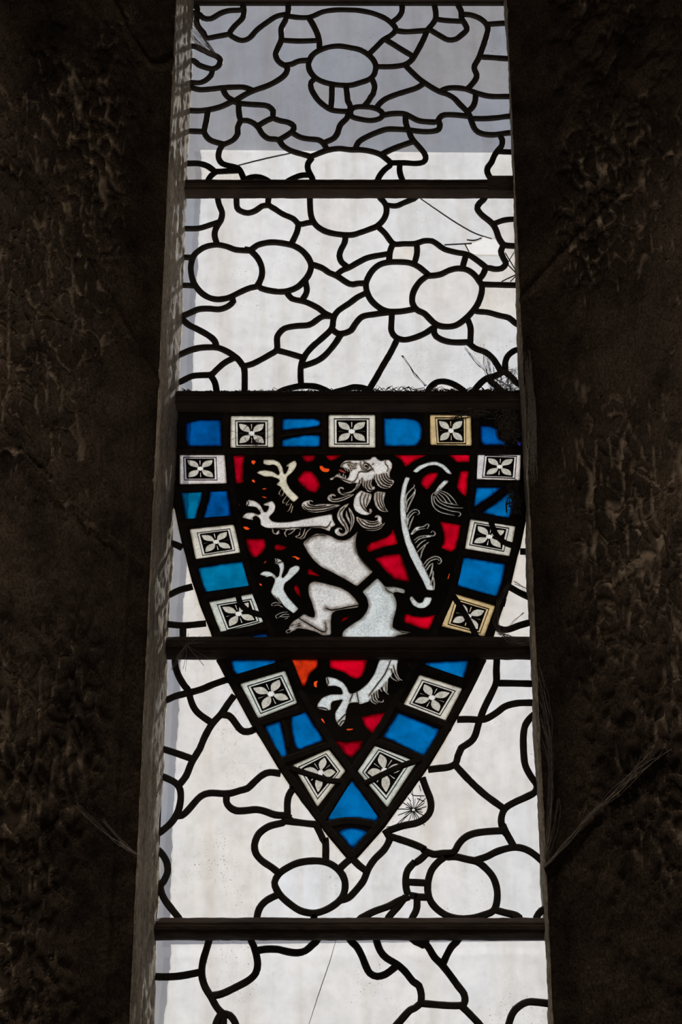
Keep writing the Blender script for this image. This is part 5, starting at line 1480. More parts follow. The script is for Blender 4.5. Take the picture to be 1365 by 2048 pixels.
M['tile_amber'] = glass('amber_stained_white_glass', (.905, .79, .575), **TK)
M['tile_pale'] = glass('pale_rosy_white_glass', (.955, .93, .92), **TK)
M['tile_green'] = glass('greenish_white_glass', (.885, .915, .88), **TK)
M['petal'] = glass('shaded_petal_glass', (.86, .845, .79), scat=.10, mottle=(.80, 1), mscale=90., fine=(420., .82), edge=((1.0, 1.0, 1.0), 2.))
M['centre'] = glass('bright_white_glass', (.95, .95, .93), scat=.10, mottle=(.9, 1))
M['ink'] = solid('black_glass_paint', (.010, .008, .007), (.022, .017, .014), scale=60, rough=.6, spec=.2)
M['lead'] = solid('dark_lead', (.020, .017, .015), (.045, .038, .034), scale=90, rough=.65, spec=.15, bump=.25, bscale=160.)
M['iron'] = solid('rusted_iron', (.020, .014, .011), (.060, .042, .033), scale=26, rough=.8, spec=.25, bump=.5, bscale=90., stretch=(.35, 1, 1))
M['stone'] = solid('dark_tooled_stone', (.018, .0125, .009), (.088, .064, .046), scale=11, rough=.92, spec=.08, bump=1., bscale=110., fine=(260., .40, 1.4), stretch=(1.15, 1.15, .8), pale_tone=(.34, .27, .205))
M['mortar'] = solid('pale_rough_mortar', (.31, .27, .215), (.66, .58, .48), scale=24, rough=.95, spec=.1, bump=.9, bscale=110., fine=(190., .5, 1.25), stretch=(1.6, 1.6, .5))
M['web'] = solid('dusty_cobweb', (.12, .105, .095), (.24, .215, .195), scale=200, rough=1., spec=.0)
M['darkweb'] = solid('sooty_cobweb', (.05, .043, .038), (.13, .115, .10), scale=200, rough=1., spec=.0)
M['plaster'] = solid('old_plaster', (.10, .085, .065), (.16, .135, .105), scale=3, rough=.95, spec=.1)
M['flag'] = solid('worn_flagstones', (.09, .08, .07), (.16, .145, .125), scale=4, rough=.8, spec=.2)

def sheet_mat():
    m, n, l = mat('whitened_plastic_sheet')
    tc = N(n, 'ShaderNodeTexCoord'); out = N(n, 'ShaderNodeOutputMaterial')
    mp = N(n, 'ShaderNodeMapping'); mp.inputs['Scale'].default_value = (1, 1, .35); l.new(tc.outputs['Object'], mp.inputs['Vector'])
    n1 = N(n, 'ShaderNodeTexNoise', Scale=7., Detail=6., Roughness=.6); l.new(mp.outputs['Vector'], n1.inputs['Vector'])
    r = ramp(n, [(.32, (.842, .832, .822)), (.55, (.86, .857, .853)), (.72, (.852, .863, .878))]); l.new(n1.outputs['Fac'], r.inputs['Fac'])
    n2 = N(n, 'ShaderNodeTexNoise', Scale=60., Detail=5., Roughness=.7); l.new(tc.outputs['Object'], n2.inputs['Vector'])
    r2 = ramp(n, [(.30, (.93, .925, .92)), (.52, (1, 1, 1))]); l.new(n2.outputs['Fac'], r2.inputs['Fac'])
    c = mult(n, l, r.outputs['Color'], r2.outputs['Color'])
    a = N(n, 'ShaderNodeBsdfTranslucent'); b = N(n, 'ShaderNodeBsdfDiffuse'); l.new(c, a.inputs['Color']); l.new(c, b.inputs['Color'])
    mx = N(n, 'ShaderNodeMixShader'); mx.inputs[0].default_value = .18
    l.new(a.outputs[0], mx.inputs[1]); l.new(b.outputs[0], mx.inputs[2]); l.new(mx.outputs[0], out.inputs['Surface'])
    return m
M['sheet'] = sheet_mat()

# ------------------------------------------------------------------ small helpers
def P2(s):
    return [tuple(float(v) / 10 for v in q.split(',')) for q in s.split()]
def LINES(s):
    return [P2(x) for x in s.strip().splitlines() if x.strip()]
def link(name, verts, faces, m, parent=None, smooth=False):
    me = bpy.data.meshes.new(name); me.from_pydata(verts, [], faces); me.update()
    if smooth: me.polygons.foreach_set('use_smooth', [True] * len(me.polygons))
    me.materials.append(m)
    o = bpy.data.objects.new(name, me); COL.objects.link(o)
    if parent: o.parent = parent
    return o
def empty(name, loc):
    o = bpy.data.objects.new(name, None); o.empty_display_size = .1; o.location = loc; COL.objects.link(o); return o
def tag(o, label, cat, group=None, kind=None):
    o['label'] = label; o['category'] = cat
    if group: o['group'] = group
    if kind: o['kind'] = kind
    return o
def structure(o):
    o['kind'] = 'structure'; return o

def catmull(P, step=4.0):
    if len(P) < 3: return list(P)
    out = []; n = len(P); closed = math.dist(P[0], P[-1]) < .5
    for i in range(n - 1):
        p1, p2 = P[i], P[i + 1]
        p0 = P[i - 1] if i else (P[-2] if closed else tuple(2 * a - b for a, b in zip(p1, p2)))
        p3 = P[i + 2] if i + 2 < n else (P[1] if closed else tuple(2 * a - b for a, b in zip(p2, p1)))
        m = max(2, int(math.dist(p1, p2) / step))
        for k in range(m):
            t = k / m
            out.append(tuple(.5 * (2 * b + (c - a) * t + (2 * a - 5 * b + 4 * c - d) * t * t + (3 * b - a - 3 * c + d) * t ** 3)
                             for a, b, c, d in zip(p0, p1, p2, p3)))
    out.append(P[-1]); return out
def chaikin(P, it=2, r=.2):
    for _ in range(it):
        Q = []
        for a, b in zip(P, P[1:] + P[:1]):
            k = min(r, 2.0 / (math.dist(a, b) + 1e-6))
            Q += [tuple(u * (1 - k) + v * k for u, v in zip(a, b)), tuple(u * k + v * (1 - k) for u, v in zip(a, b))]
        P = Q
    return P
def inpoly(X, Y, P):
    c = np.zeros(X.shape, bool)
    for (x0, y0), (x1, y1) in zip(P, P[1:] + P[:1]):
        if y0 == y1: continue
        k = ((y0 > Y) != (y1 > Y)) & (X < (x1 - x0) * (Y - y0) / (y1 - y0) + x0)
        c ^= k
    return c
def segdist(X, Y, A, B):
    ex, ey = B[0] - A[0], B[1] - A[1]; L = ex * ex + ey * ey or 1e-9
    t = np.clip(((X - A[0]) * ex + (Y - A[1]) * ey) / L, 0, 1)
    return np.hypot(X - A[0] - t * ex, Y - A[1] - t * ey), t
def stroke_outline(P, w):
    L, Rr = [], []
    n = len(P)
    for i, p in enumerate(P):
        a, b = P[max(0, i - 1)], P[min(n - 1, i + 1)]
        d = math.dist(a, b) or 1e-6; nx, ny = -(b[1] - a[1]) / d, (b[0] - a[0]) / d
        h = w[i] / 2
        L.append((p[0] + nx * h, p[1] + ny * h)); Rr.append((p[0] - nx * h, p[1] - ny * h))
    return L + Rr[::-1]

class Shape:
    def __init__(s, key, m, poly=None, path=None, width=0, smooth=True, taper=True):
        s.key, s.m = key, m
        if poly is not None:
            s.path = None; s.poly = chaikin(poly) if smooth else poly; s.edge = s.poly
        else:
            s.path = catmull(path, 1.6); n = len(s.path)
            s.w = [width * (1 if not taper else (.45 + .55 * math.sin(math.pi * (i + .5) / n) ** .5)) for i in range(n)]
            s.poly = None; s.edge = stroke_outline(s.path, s.w)
    def inside(s, X, Y):
        if s.path is None: return inpoly(X, Y, s.poly)
        r = np.zeros(X.shape, bool)
        for (a, b, wa, wb) in zip(s.path, s.path[1:], s.w, s.w[1:]):
            d, t = segdist(X, Y, a, b); r |= d < (wa + (wb - wa) * t) / 2 + .01
        return r

def mosaic(rect, shapes, leads=(), ground=None, grid=0):
    """cut the plane along all outlines; the last shape drawn owns a cell, what no shape owns is split along the leads.
    returns a list of (shape key, material, 2-d vertices, triangles, rim distances)"""
    V, E = [], []
    def add(P, closed):
        b = len(V); V.extend(P); n = len(P)
        E.extend((b + i, b + (i + 1) % n) for i in range(n if closed else n - 1))
    add(rect, True)
    if ground: add(ground, True)
    for s in shapes: add(s.edge, True)
    for l in leads: add(l, False)
    if grid:
        xs = [p[0] for p in rect]; ys = [p[1] for p in rect]; rg = random.Random(3)
        x = min(xs)
        while x < max(xs):
            y = min(ys)
            while y < max(ys):
                V.append((x + rg.uniform(-.3, .3) * grid, y + rg.uniform(-.3, .3) * grid)); y += grid
            x += grid
    r = delaunay_2d_cdt([Vector(v) for v in V], E, [], 0, 1e-4)
    vs = np.array([(v.x, v.y) for v in r[0]]); ed = r[1]; tri = np.array(r[2]); oe = r[4]
    con = {tuple(sorted(e)) for e, k in zip(ed, oe) if len(k)}
    C = vs[tri].mean(1); X, Y = C[:, 0], C[:, 1]
    own = np.full(len(tri), -2); own[inpoly(X, Y, rect)] = -1
    ins = own == -1
    if ground is not None:
        g = inpoly(X, Y, ground) & ins; own[g] = 100000
    for i, s in enumerate(shapes):
        own[s.inside(X, Y) & ins] = i
    groups = {}
    adj = {}
    for t, (a, b, c) in enumerate(tri):
        for e in ((a, b), (b, c), (c, a)): adj.setdefault(tuple(sorted((int(e[0]), int(e[1])))), []).append(t)
    par = list(range(len(tri)))
    def find(a):
        while par[a] != a: par[a] = par[par[a]]; a = par[a]
        return a
    for e, ts in adj.items():
        if len(ts) == 2 and own[ts[0]] == -1 and own[ts[1]] == -1 and e not in con: par[find(ts[0])] = find(ts[1])
    for t in range(len(tri)):
        k = own[t]
        if k == -2: continue
        if k == -1: key = ('cell', find(t))
        elif k == 100000: key = ('ground', 0)
        else: key = (shapes[k].key, 0)
        groups.setdefault(key, []).append(t)
    res = []
    for key, ts in groups.items():
        T = tri[ts]; ids = np.unique(T); mp = {int(a): i for i, a in enumerate(ids)}
        W = vs[ids]
        area_ = .5 * np.abs(np.cross(vs[T[:, 1]] - vs[T[:, 0]], vs[T[:, 2]] - vs[T[:, 0]])).sum()
        ec = {}
        for a, b, c in T:
            for e in ((a, b), (b, c), (c, a)): ec[tuple(sorted((int(e[0]), int(e[1]))))] = ec.get(tuple(sorted((int(e[0]), int(e[1])))), 0) + 1
        bd = [e for e, n in ec.items() if n == 1]
        rim = np.full(len(W), 99.)
        if grid or key[0] == 'cell':
            for a, b in bd:
                d, _ = segdist(W[:, 0], W[:, 1], vs[a], vs[b]); rim = np.minimum(rim, d)
        res.append((key[0], area_, W, [[mp[int(a)] for a in f] for f in T], rim, [(mp[a], mp[b]) for a, b in bd]))
    return res

def pane(name, piece, m, parent, y=0., th=.003, oz=0.):
    """a piece of the mosaic as a slab of glass (or paint) of real thickness"""
    _, _, W, T, rim, bd = piece
    n = len(W)
    vs = [(x / 1000, y - th / 2, z / 1000 - oz) for x, z in W] + [(x / 1000, y + th / 2, z / 1000 - oz) for x, z in W]
    fs = []
    for a, b, c in T:
        cr = (W[b][0] - W[a][0]) * (W[c][1] - W[a][1]) - (W[b][1] - W[a][1]) * (W[c][0] - W[a][0])
        if cr < 0: a, b, c = a, c, b
        fs.append((a, b, c)); fs.append((a + n, c + n, b + n))
    for a, b in bd: fs.append((a, b, b + n, a + n))
    o = link(name, vs, fs, m, parent)
    at = o.data.attributes.new('rim', 'FLOAT', 'POINT'); at.data.foreach_set('value', np.concatenate([rim, rim]).astype(np.float32))
    return o

def came_mesh(lines, width, seed=0):
    """flat-rounded lead strips, bulging on both sides of the glass"""
    rg = random.Random(seed); V, F = [], []
    sec = [(-.5, -.0012), (-.30, -.0034), (.30, -.0034), (.5, -.0012), (.5, .0012), (.3, .0030), (-.3, .0030), (-.5, .0012)]
    for l in lines:
        P = catmull(l, 5.); n = len(P); base = len(V); ph = rg.uniform(0, 9)
        closed = math.dist(P[0], P[-1]) < .5 and n > 3
        if closed: P = P[:-1]; n -= 1
        dz = rg.uniform(-.0004, .0004)
        for i, p in enumerate(P):
            a, b = (P[i - 1], P[(i + 1) % n]) if closed else (P[max(0, i - 1)], P[min(n - 1, i + 1)])
            d = math.dist(a, b) or 1e-6; nx, nz = -(b[1] - a[1]) / d, (b[0] - a[0]) / d
            w = width * (1 + .06 * noise.noise((p[0] * .05 + ph, p[1] * .05, 0)) + .05 * noise.noise((p[0] * .3, p[1] * .3, ph)))
            for u, y in sec:
                V.append(((p[0] + nx * w * u) / 1000, y + dz * (1 if y > 0 else -1), (p[1] + nz * w * u) / 1000))
        k = len(sec)
        for i in range(n if closed else n - 1):
            j = (i + 1) % n
            for q in range(k):
                F.append((base + i * k + q, base + i * k + (q + 1) % k, base + j * k + (q + 1) % k, base + j * k + q))
        if not closed:
            F.append(tuple(base + q for q in range(k - 1, -1, -1))); F.append(tuple(base + (n - 1) * k + q for q in range(k)))
    return V, F

# ------------------------------------------------------------------ stone setting
def surface(prof, z0, z1, ds, dz, disp, close, name, m, joints=()):
    """an upright stone block: its seen faces follow a plan profile and are cut into a fine relief, its back is plain"""
    pts, nor, arc = [], [], []
    s_acc = 0
    for i, ((x0, y0), (x1, y1)) in enumerate(zip(prof, prof[1:])):
        L = math.hypot(x1 - x0, y1 - y0); k = max(1, round(L / ds))
        nx, ny = (y1 - y0) / L, -(x1 - x0) / L
        for j in range(k + (1 if i == len(prof) - 2 else 0)):
            t = j / k
            pts.append((x0 + (x1 - x0) * t, y0 + (y1 - y0) * t)); nor.append((nx, ny)); arc.append((i, t, s_acc + L * t))
        s_acc += L
    sgn = 1 if close[0][0] < prof[0][0] else -1        # faces look away from the core of the wall
    nz = max(2, round((z1 - z0) / dz)); V = []; m_ = len(pts)
    zs = [z0 + (z1 - z0) * j / nz for j in range(nz + 1)]
    JN = []; CW = []
    for l in joints:
        JN.append(catmull(l, 20.))
    PX = np.array([p[0] for p in pts]) * 1000
    for z in zs:
        g = np.zeros(m_)
        for l in JN:
            zz = (z - WZ) * 1000
            if zz < min(q[1] for q in l) - 30 or zz > max(q[1] for q in l) + 30: continue
            for a, b in zip(l, l[1:]):
                d, _ = segdist(PX, np.full(m_, zz), a, b); g = np.maximum(g, np.clip(1 - d / 7., 0, 1))
        for i, ((x, y), (nx, ny), (seg, t, s)) in enumerate(zip(pts, nor, arc)):
            h, cw = disp(seg, t, s, z); h -= .007 * g[i]; CW.append(cw)
            nn = math.hypot(nx, ny)
            # direction out of the stone, towards the opening
            ox, oy = nx * sgn, ny * sgn
            V.append((x + ox * h, y + oy * h, z))
    F = []
    for j in range(nz):
        for i in range(m_ - 1):
            a = j * m_ + i; f = (a, a + 1, a + m_ + 1, a + m_)
            F.append(f if sgn < 0 else f[::-1])
    b = len(V); c = len(close)
    for z in (z0, z1): V += [(x, y, z) for x, y in close]
    top = nz * m_
    for i in range(c - 1): F.append((b + i, b + i + 1, b + c + i + 1, b + c + i))
    F.append(tuple([(j * m_ + m_ - 1) for j in range(nz + 1)] + [b + c, b]))
    F.append(tuple([(j * m_) for j in range(nz, -1, -1)] + [b + c - 1, b + 2 * c - 1]))
    F.append(tuple(list(range(m_)) + [b + i for i in range(c)]))
    F.append(tuple([top + i for i in range(m_ - 1, -1, -1)] + [b + c + i for i in range(c - 1, -1, -1)]))
    o = link(name, V, F, m)
    at = o.data.attributes.new('pale_tone', 'FLOAT', 'POINT'); at.data.foreach_set('value', np.array(CW + [0.] * (len(V) - len(CW)), np.float32))
    bm = bmesh.new(); bm.from_mesh(o.data); bmesh.ops.recalc_face_normals(bm, faces=bm.faces); bm.to_mesh(o.data); bm.free()
    for p in o.data.polygons: p.use_smooth = len(p.vertices) == 4
    return structure(o)

def ridged(x, y, z):
    a = 1 - abs(noise.noise((x, y, z))) * 2
    b = 1 - abs(noise.noise((x * 2.1 + 7, y * 2.1, z * 2.1 + 3))) * 2
    return .65 * a + .35 * b
def tooled(seed, lean):
    def f(seg, t, s, z):
        if seg == 0:                                    # plain drafted margin
            return .0022 * noise.noise((s * 60, z * 40, seed)) + .0012 * noise.noise((s * 200, z * 160, seed + 4)), 0.
        k = min(1., .2 + t * 8)
        wx = .8 * noise.noise((s * 28, z * 18, seed)); wz = .8 * noise.noise((s * 28, z * 18, seed + 31))
        d = noise.voronoi(((s * 52 + lean * z * 17) + wx, z * 24 + wz, seed))[0]
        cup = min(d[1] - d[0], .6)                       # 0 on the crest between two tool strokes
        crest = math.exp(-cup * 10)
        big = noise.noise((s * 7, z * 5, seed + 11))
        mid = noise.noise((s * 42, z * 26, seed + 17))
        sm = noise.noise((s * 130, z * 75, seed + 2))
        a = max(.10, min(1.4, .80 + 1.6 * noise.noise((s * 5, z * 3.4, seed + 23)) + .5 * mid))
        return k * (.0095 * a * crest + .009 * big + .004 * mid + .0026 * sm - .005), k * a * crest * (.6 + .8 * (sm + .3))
    return f
def rough(seed, wave=None):
    def f(seg, t, s, z):
        w = np.interp((z - WZ) * 1000, *wave) / 1000 if wave else 0.
        return w + (.0042 * noise.noise((s * 45, z * 9, seed))) + .0024 * noise.noise((s * 160, z * 60, seed + 2)) - .0012, 0.
    return f

ZLO, ZHI = 1.45, WZ + 1.62
pl, pr = PROFILE_LEFT, PROFILE_RIGHT
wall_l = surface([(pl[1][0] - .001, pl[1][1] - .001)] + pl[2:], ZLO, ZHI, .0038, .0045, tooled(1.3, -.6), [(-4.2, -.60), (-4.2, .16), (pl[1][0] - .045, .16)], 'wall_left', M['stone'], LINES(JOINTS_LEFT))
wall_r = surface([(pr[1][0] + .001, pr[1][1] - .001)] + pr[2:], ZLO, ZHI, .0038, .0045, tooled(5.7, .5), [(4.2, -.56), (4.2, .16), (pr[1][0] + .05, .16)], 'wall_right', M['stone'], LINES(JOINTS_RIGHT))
surface([(pl[0][0], .006), pl[0], pl[1]], ZLO, ZHI, .006, .006, rough(2.), [(pl[1][0] - .040, pl[1][1] + .001), (pl[1][0] - .040, .006)], 'trim_1', M['mortar'])
surface([(pr[0][0], .006), pr[0], pr[1]], ZLO, ZHI, .006, .006, rough(8., ((-836, -681, -589, -494, -355, -330, -223, -140, -78, -5, 309, 451, 619, 839, 1072), (-.8, -.3, -2.9, -2.4, -5.4, -3.3, -3.8, -4.9, -2.5, -.5, -3, -.5, 2.9, 4, 1.3))), [(pr[1][0] + .045, pr[1][1] + .001), (pr[1][0] + .045, .006)], 'trim_2', M['mortar'])

def block(name, x0, x1, y0, y1, z0, z1, m, bev=.006):
    bm = bmesh.new(); bmesh.ops.create_cube(bm, size=1)
    for v in bm.verts: v.co = ((x0 + x1) / 2 + v.co.x * (x1 - x0), (y0 + y1) / 2 + v.co.y * (y1 - y0), (z0 + z1) / 2 + v.co.z * (z1 - z0))
    if bev: bmesh.ops.bevel(bm, geom=bm.edges[:], offset=bev, segments=2, affect='EDGES')
    me = bpy.data.meshes.new(name); bm.to_mesh(me); bm.free(); me.materials.append(m)
    o = bpy.data.objects.new(name, me); COL.objects.link(o); return o
# lintel above and sill below the part of the lancet that is seen, then the rest of the church wall and nave
structure(block('trim_3', -.286, .3135, -.12, .012, WZ + 1.098, ZHI - .01, M['stone']))
structure(block('trim_4', -.286, .3135, -.12, .012, ZLO + .01, WZ - .885, M['stone']))
structure(block('wall_back', -4.2, 4.2, -8.2, -8.0, 0, 7.2, M['plaster'], 0))
structure(block('wall_far_left', -4.4, -4.2, -8.2, .16, 0, 7.2, M['plaster'], 0))
structure(block('wall_far_right', 4.2, 4.4, -8.2, .16, 0, 7.2, M['plaster'], 0))
structure(block('wall_lower', -4.2, 4.2, -.60, .16, 0, ZLO, M['stone'], 0))
structure(block('wall_upper', -4.2, 4.2, -.60, .16, ZHI, 7.2, M['stone'], 0))
structure(block('floor', -4.4, 4.4, -8.2, .16, -.2, 0, M['flag'], 0))
structure(block('ceiling', -4.4, 4.4, -8.2, .16, 7.2, 7.4, M['plaster'], 0))

# ------------------------------------------------------------------ leaded panels
X0, X1 = -.2915, .3255
ZB = {1: (639, 1068), 2: (206, 637), 3: (-243, 204), 4: (-695, -245), 5: (-882, -697)}
PANEL = {1: ('leaded_panel', 'plain leaded glass panel under the window top, grey sky showing through its upper part', 'window panel'),
         2: ('leaded_panel', 'plain leaded glass panel with a broken hole and long crack near its right edge', 'window panel'),
         3: ('stained_glass_panel', 'stained glass panel with white lion on red, blue and white shield border', 'stained glass'),
         4: ('stained_glass_panel', 'stained glass panel with pointed bottom of the shield, lion paw and two ovals below', 'stained glass'),
         5: ('leaded_panel', 'plain leaded glass panel under the lowest iron bar, long thin crack down its middle', 'window panel')}
PART_LABEL = {'blue': 'blue glass piece in the shield border', 'red': 'ruby red glass piece of the shield field', 'orange': 'streaky orange red glass piece',
              'claw': 'small bright orange claw', 'violet': 'small violet blue chip of glass', 'silver': 'silvery white painted glass of the lion', 'tongue': 'dull red tongue'}

def bil(Q, u, v):
    a, b, c, d = Q
    return tuple((a[k] * (1 - u) + b[k] * u) * (1 - v) + (d[k] * (1 - u) + c[k] * u) * v for k in (0, 1))
PIECE_MAT = {'haunch': 'silver_cool', 'tail': 'silver_cool_thin', 'tail_tuft': 'silver_cool_thin', 'hind_paw': 'silver_cool_thin', 'lower_forepaw': 'silver_cool_thin',
             'raised_forepaw': 'silver_warm', 'mane': 'silver_thin', 'lion_head': 'silver_thin', 'foreleg': 'silver_thin', 'tooth': 'silver_thin'}
for k in (6, 8): PIECE_MAT[(3, 'blue_pane#%d' % k)] = 'teal'
for k in (1, 5, 7, 9): PIECE_MAT[(3, 'blue_pane#%d' % k)] = 'deep'
for k in (1, 2, 4, 11, 13, 14): PIECE_MAT[(3, 'red_pane#%d' % k)] = 'crimson'
for k in (3, 4): PIECE_MAT[(4, 'red_pane#%d' % k)] = 'crimson'
TILE_MAT = ['tile', 'tile', 'tile_amber', 'tile_pale', 'tile_pale', 'tile', 'tile', 'tile_green', 'tile_amber', 'tile_green', 'tile', 'tile', 'tile_green']
def tile(root, Q, I, idx):
    """white square with a black framed four-petal flower: paint on one slab of glass"""
    f = lambda u, v: bil(I, u, v)
    def P(L): return [f(u, v) for u, v in L]
    S = [Shape('base', 'tile', poly=chaikin(list(Q), 2, .06), smooth=False)]
    ring = lambda e: P([(e, e), (1 - e, e), (1 - e, 1 - e), (e, 1 - e)])
    S += [Shape('paint', 'ink', poly=ring(0), smooth=False), Shape('base', 'tile', poly=ring(.022), smooth=False),
          Shape('paint', 'ink', poly=ring(.075), smooth=False)]
    for sx, sy in ((-1, -1), (1, -1), (1, 1), (-1, 1)):
        L = [(.02, .02), (.05, .14), (.085, .26), (.17, .345), (.28, .37), (.385, .385), (.37, .28), (.345, .17), (.26, .085), (.14, .05)]
        S.append(Shape('petal', 'petal', poly=P([(.5 + sx * u, .5 + sy * v) for u, v in L])))
    S.append(Shape('centre', 'centre', poly=P([(.5 + .115 * math.cos(a) * (1 if k % 2 else .72), .5 + .115 * math.sin(a) * (1 if k % 2 else .72)) for k, a in ((k, k * math.pi / 8 + math.pi / 8) for k in range(16))])))
    for dx, dy in ((1, 0), (-1, 0), (0, 1), (0, -1)):
        px, py = -dy, dx
        S.append(Shape('paint', 'ink', poly=P([(.5 + dx * a + px * b, .5 + dy * a + py * b) for a, b in ((.13, .020), (.37, .042), (.37, -.042), (.13, -.020))]), smooth=False))
        S.append(Shape('base', 'tile', poly=P([(.5 + dx * a + px * b, .5 + dy * a + py * b) for a, b in ((.15, .006), (.37, .016), (.37, -.016), (.15, -.006))]), smooth=False))
    xs = [p[0] for p in Q]; ys = [p[1] for p in Q]
    rect = [(min(xs) - 3, min(ys) - 3), (max(xs) + 3, min(ys) - 3), (max(xs) + 3, max(ys) + 3), (min(xs) - 3, max(ys) + 3)]
    ps = {p[0]: p for p in mosaic(rect, S, grid=2.6)}
    b = ps['base']; base_rim = np.full(len(b[2]), 99.)
    E = S[0].poly
    for a, c in zip(E, E[1:] + E[:1]):
        d, _ = segdist(b[2][:, 0], b[2][:, 1], a, c); base_rim = np.minimum(base_rim, d)
    b = (b[0], b[1], b[2], b[3], base_rim, b[5])
    o = pane('flower_tile', b, M[TILE_MAT[idx]], root); o['label'] = 'white tile painted with a black framed four petal flower'
    q = pane('painted_frame', ps['paint'], M['ink'], o, y=0); q['label'] = 'black painted frame and ground of the flower'
    pane('petals', ps['petal'], M['petal'], o)
    pane('flower_centre', ps['centre'], M['centre'], o)
    return Q

for p in range(1, 6):
    nm, label, cat = PANEL[p]
    z0, z1 = ZB[p]
    root = empty(nm, (0, 0, WZ)); tag(root, label, cat)
    rect = [(X0 * 1000, z0), (X1 * 1000, z0), (X1 * 1000, z1), (X0 * 1000, z1)]
    LL = LINES(LEADS[p])
    smooth = [catmull(l, 4.0) for l in LL]
    shapes, ground, info = [], None, {}
    cnt = {}
    if p in SHAPES:
        ground = P2(SHIELD[p])
        for ln in SHAPES[p].strip().splitlines():
            h, d = ln.split('|'); k, name, m, wd = h.split(); d = P2(d)
            if k == 'p' and m in ('blue', 'red', 'orange', 'claw', 'violet'):
                cnt[name] = cnt.get(name, 0) + 1; key = '%s#%d' % (name, cnt[name])
            elif m == 'ink': key = name + '/ink'
            else: key = name
            info[key] = (name.rstrip('0123456789'), m)
            shapes.append(Shape(key, m, poly=d) if k == 'p' else Shape(key, m, path=d, width=float(wd)))
        for ti, ln in enumerate(TILES.strip().splitlines()):
            a, q, i = ln.split('|')
            if int(a) != p: continue
            Q = tile(root, P2(q), P2(i), ti)
            shapes.append(Shape('hole', 'hole', poly=chaikin(list(Q), 2, .06), smooth=False))
    if p == 2: shapes.append(Shape('hole', 'hole', poly=P2(HOLE), smooth=False))
    res = mosaic(rect, shapes, smooth, ground, grid=(4.0 if p in (3, 4) else 7.0))
    objs = {}
    late = []
    for pc in res:
        key = pc[0]
        if key == 'hole': continue
        if key == 'cell':
            if pc[1] < 40: continue
            pane('glass_pane', pc, M['clear'], root)
        elif key == 'ground':
            g = pane('black_ground', pc, M['ink'], root, th=.0034); g['label'] = 'matt black painted ground around the coloured pieces'
        elif key.endswith('/ink'): late.append(pc)
        else:
            name, m = info[key]
            o = pane(name, pc, M[PIECE_MAT.get((p, key), PIECE_MAT.get(name, m))], root); o['label'] = PART_LABEL[m]; objs[key] = o
    for pc in late:
        b = pc[0][:-4]
        q = pane('painted_lines', pc, M['ink'], objs.get(b, root)); q['label'] = 'fine black painted lines'
    edge = [[(X0 * 1000 + 1, z0 + 3), (X0 * 1000 + 1, z1 - 3)], [(X1 * 1000 - 1, z0 + 3), (X1 * 1000 - 1, z1 - 3)],
            [(X0 * 1000, z0 + 4), (X1 * 1000, z0 + 4)], [(X0 * 1000, z1 - 4), (X1 * 1000, z1 - 4)]]
    V, F = came_mesh(LL + edge, 11.0, p)
    if p in SHIELD_LEADS:
        v, f = came_mesh(LINES(SHIELD_LEADS[p]), 13.5, p + 20)
        F += [tuple(i + len(V) for i in q) for q in f]; V += v
    lc = link('lead_came', V, F, M['lead'], root, smooth=False)
    lc['label'] = 'dark lead strips between the glass pieces'
    if p in REPAIR_LEADS:
        for l in LINES(REPAIR_LEADS[p]):
            V, F = came_mesh([l], 9.5, p + 40)
            link('repair_lead', [(x, y * 1.15, z) for x, y, z in V], F, M['lead'], root)
    for l in (LINES(CRACKS[p]) if p in CRACKS else []):
        P = catmull(l, 3.)
        P = [(x + .35 * noise.noise((x * .2, z * .2, 3)), z + .35 * noise.noise((x * .2, z * .2, 9))) for x, z in P]
        n = len(P)
        out = stroke_outline(P, [.95 * (.5 + .5 * math.sin(math.pi * (i + 1) / (n + 1))) for i in range(n)])
        vs = [(x / 1000, -.0019, z / 1000) for x, z in out] + [(x / 1000, .0019, z / 1000) for x, z in out]
        k = len(out)
        fs = [(i, (i + 1), k - 2 - i, k - 1 - i) for i in range(n - 1)] + [(k + k - 1 - i, k + k - 2 - i, k + i + 1, k + i) for i in range(n - 1)]
        fs += [(i, i + k, (i + 1) % k + k, (i + 1) % k) for i in range(k)]
        link('crack', vs, fs, M['ink'], root)

# ------------------------------------------------------------------ iron saddle bars
def saddle_bar(zc, h, label, seed, pale_tone=True):
    zc /= 1000; rg = random.Random(seed)
    sec = [(-.0195, .30), (-.0225, .22), (-.0225, .10), (-.0240, .07), (-.0240, -.10), (-.0225, -.13), (-.0225, -.27), (-.0195, -.34), (-.014, -.44), (-.0075, -.5), (-.0052, -.5), (-.0052, .5), (-.0075, .5), (-.014, .42)]
    V, F = [], []; n = 90; k = len(sec)
    for i in range(n + 1):
        x = X0 + .001 + (X1 - X0 - .002) * i / n
        wob = .0007 * noise.noise((x * 12, seed, 0))
        for y, v in sec:
            e = .0009 * noise.noise((x * 70, v * 9, seed))
            V.append((x, y + e * .6 if y < -.0055 else y, v * h / 1000 + wob + e))
    for i in range(n):
        for q in range(k): F.append((i * k + q, i * k + (q + 1) % k, (i + 1) * k + (q + 1) % k, (i + 1) * k + q))
    F.append(tuple(range(k - 1, -1, -1))); F.append(tuple(n * k + q for q in range(k)))
    o = link('saddle_bar', V, F, M['iron']); o.location = (0, 0, WZ + zc)
    bm = bmesh.new(); bm.from_mesh(o.data); bmesh.ops.recalc_face_normals(bm, faces=bm.faces); bm.to_mesh(o.data); bm.free()
    return tag(o, label, 'bar', 'iron bars across the window')
saddle_bar(1079, 30, 'dark iron bar along the very top of the window, above all the panels', 1)
b1 = saddle_bar(638, 38, 'dark iron bar between the sky-grey top panel and the broken panel', 2)
saddle_bar(205, 40, 'dark iron bar draped with dusty web, directly above the lion panel', 3)
saddle_bar(-244, 39, 'dark iron bar cutting across the shield at the lion legs', 4)
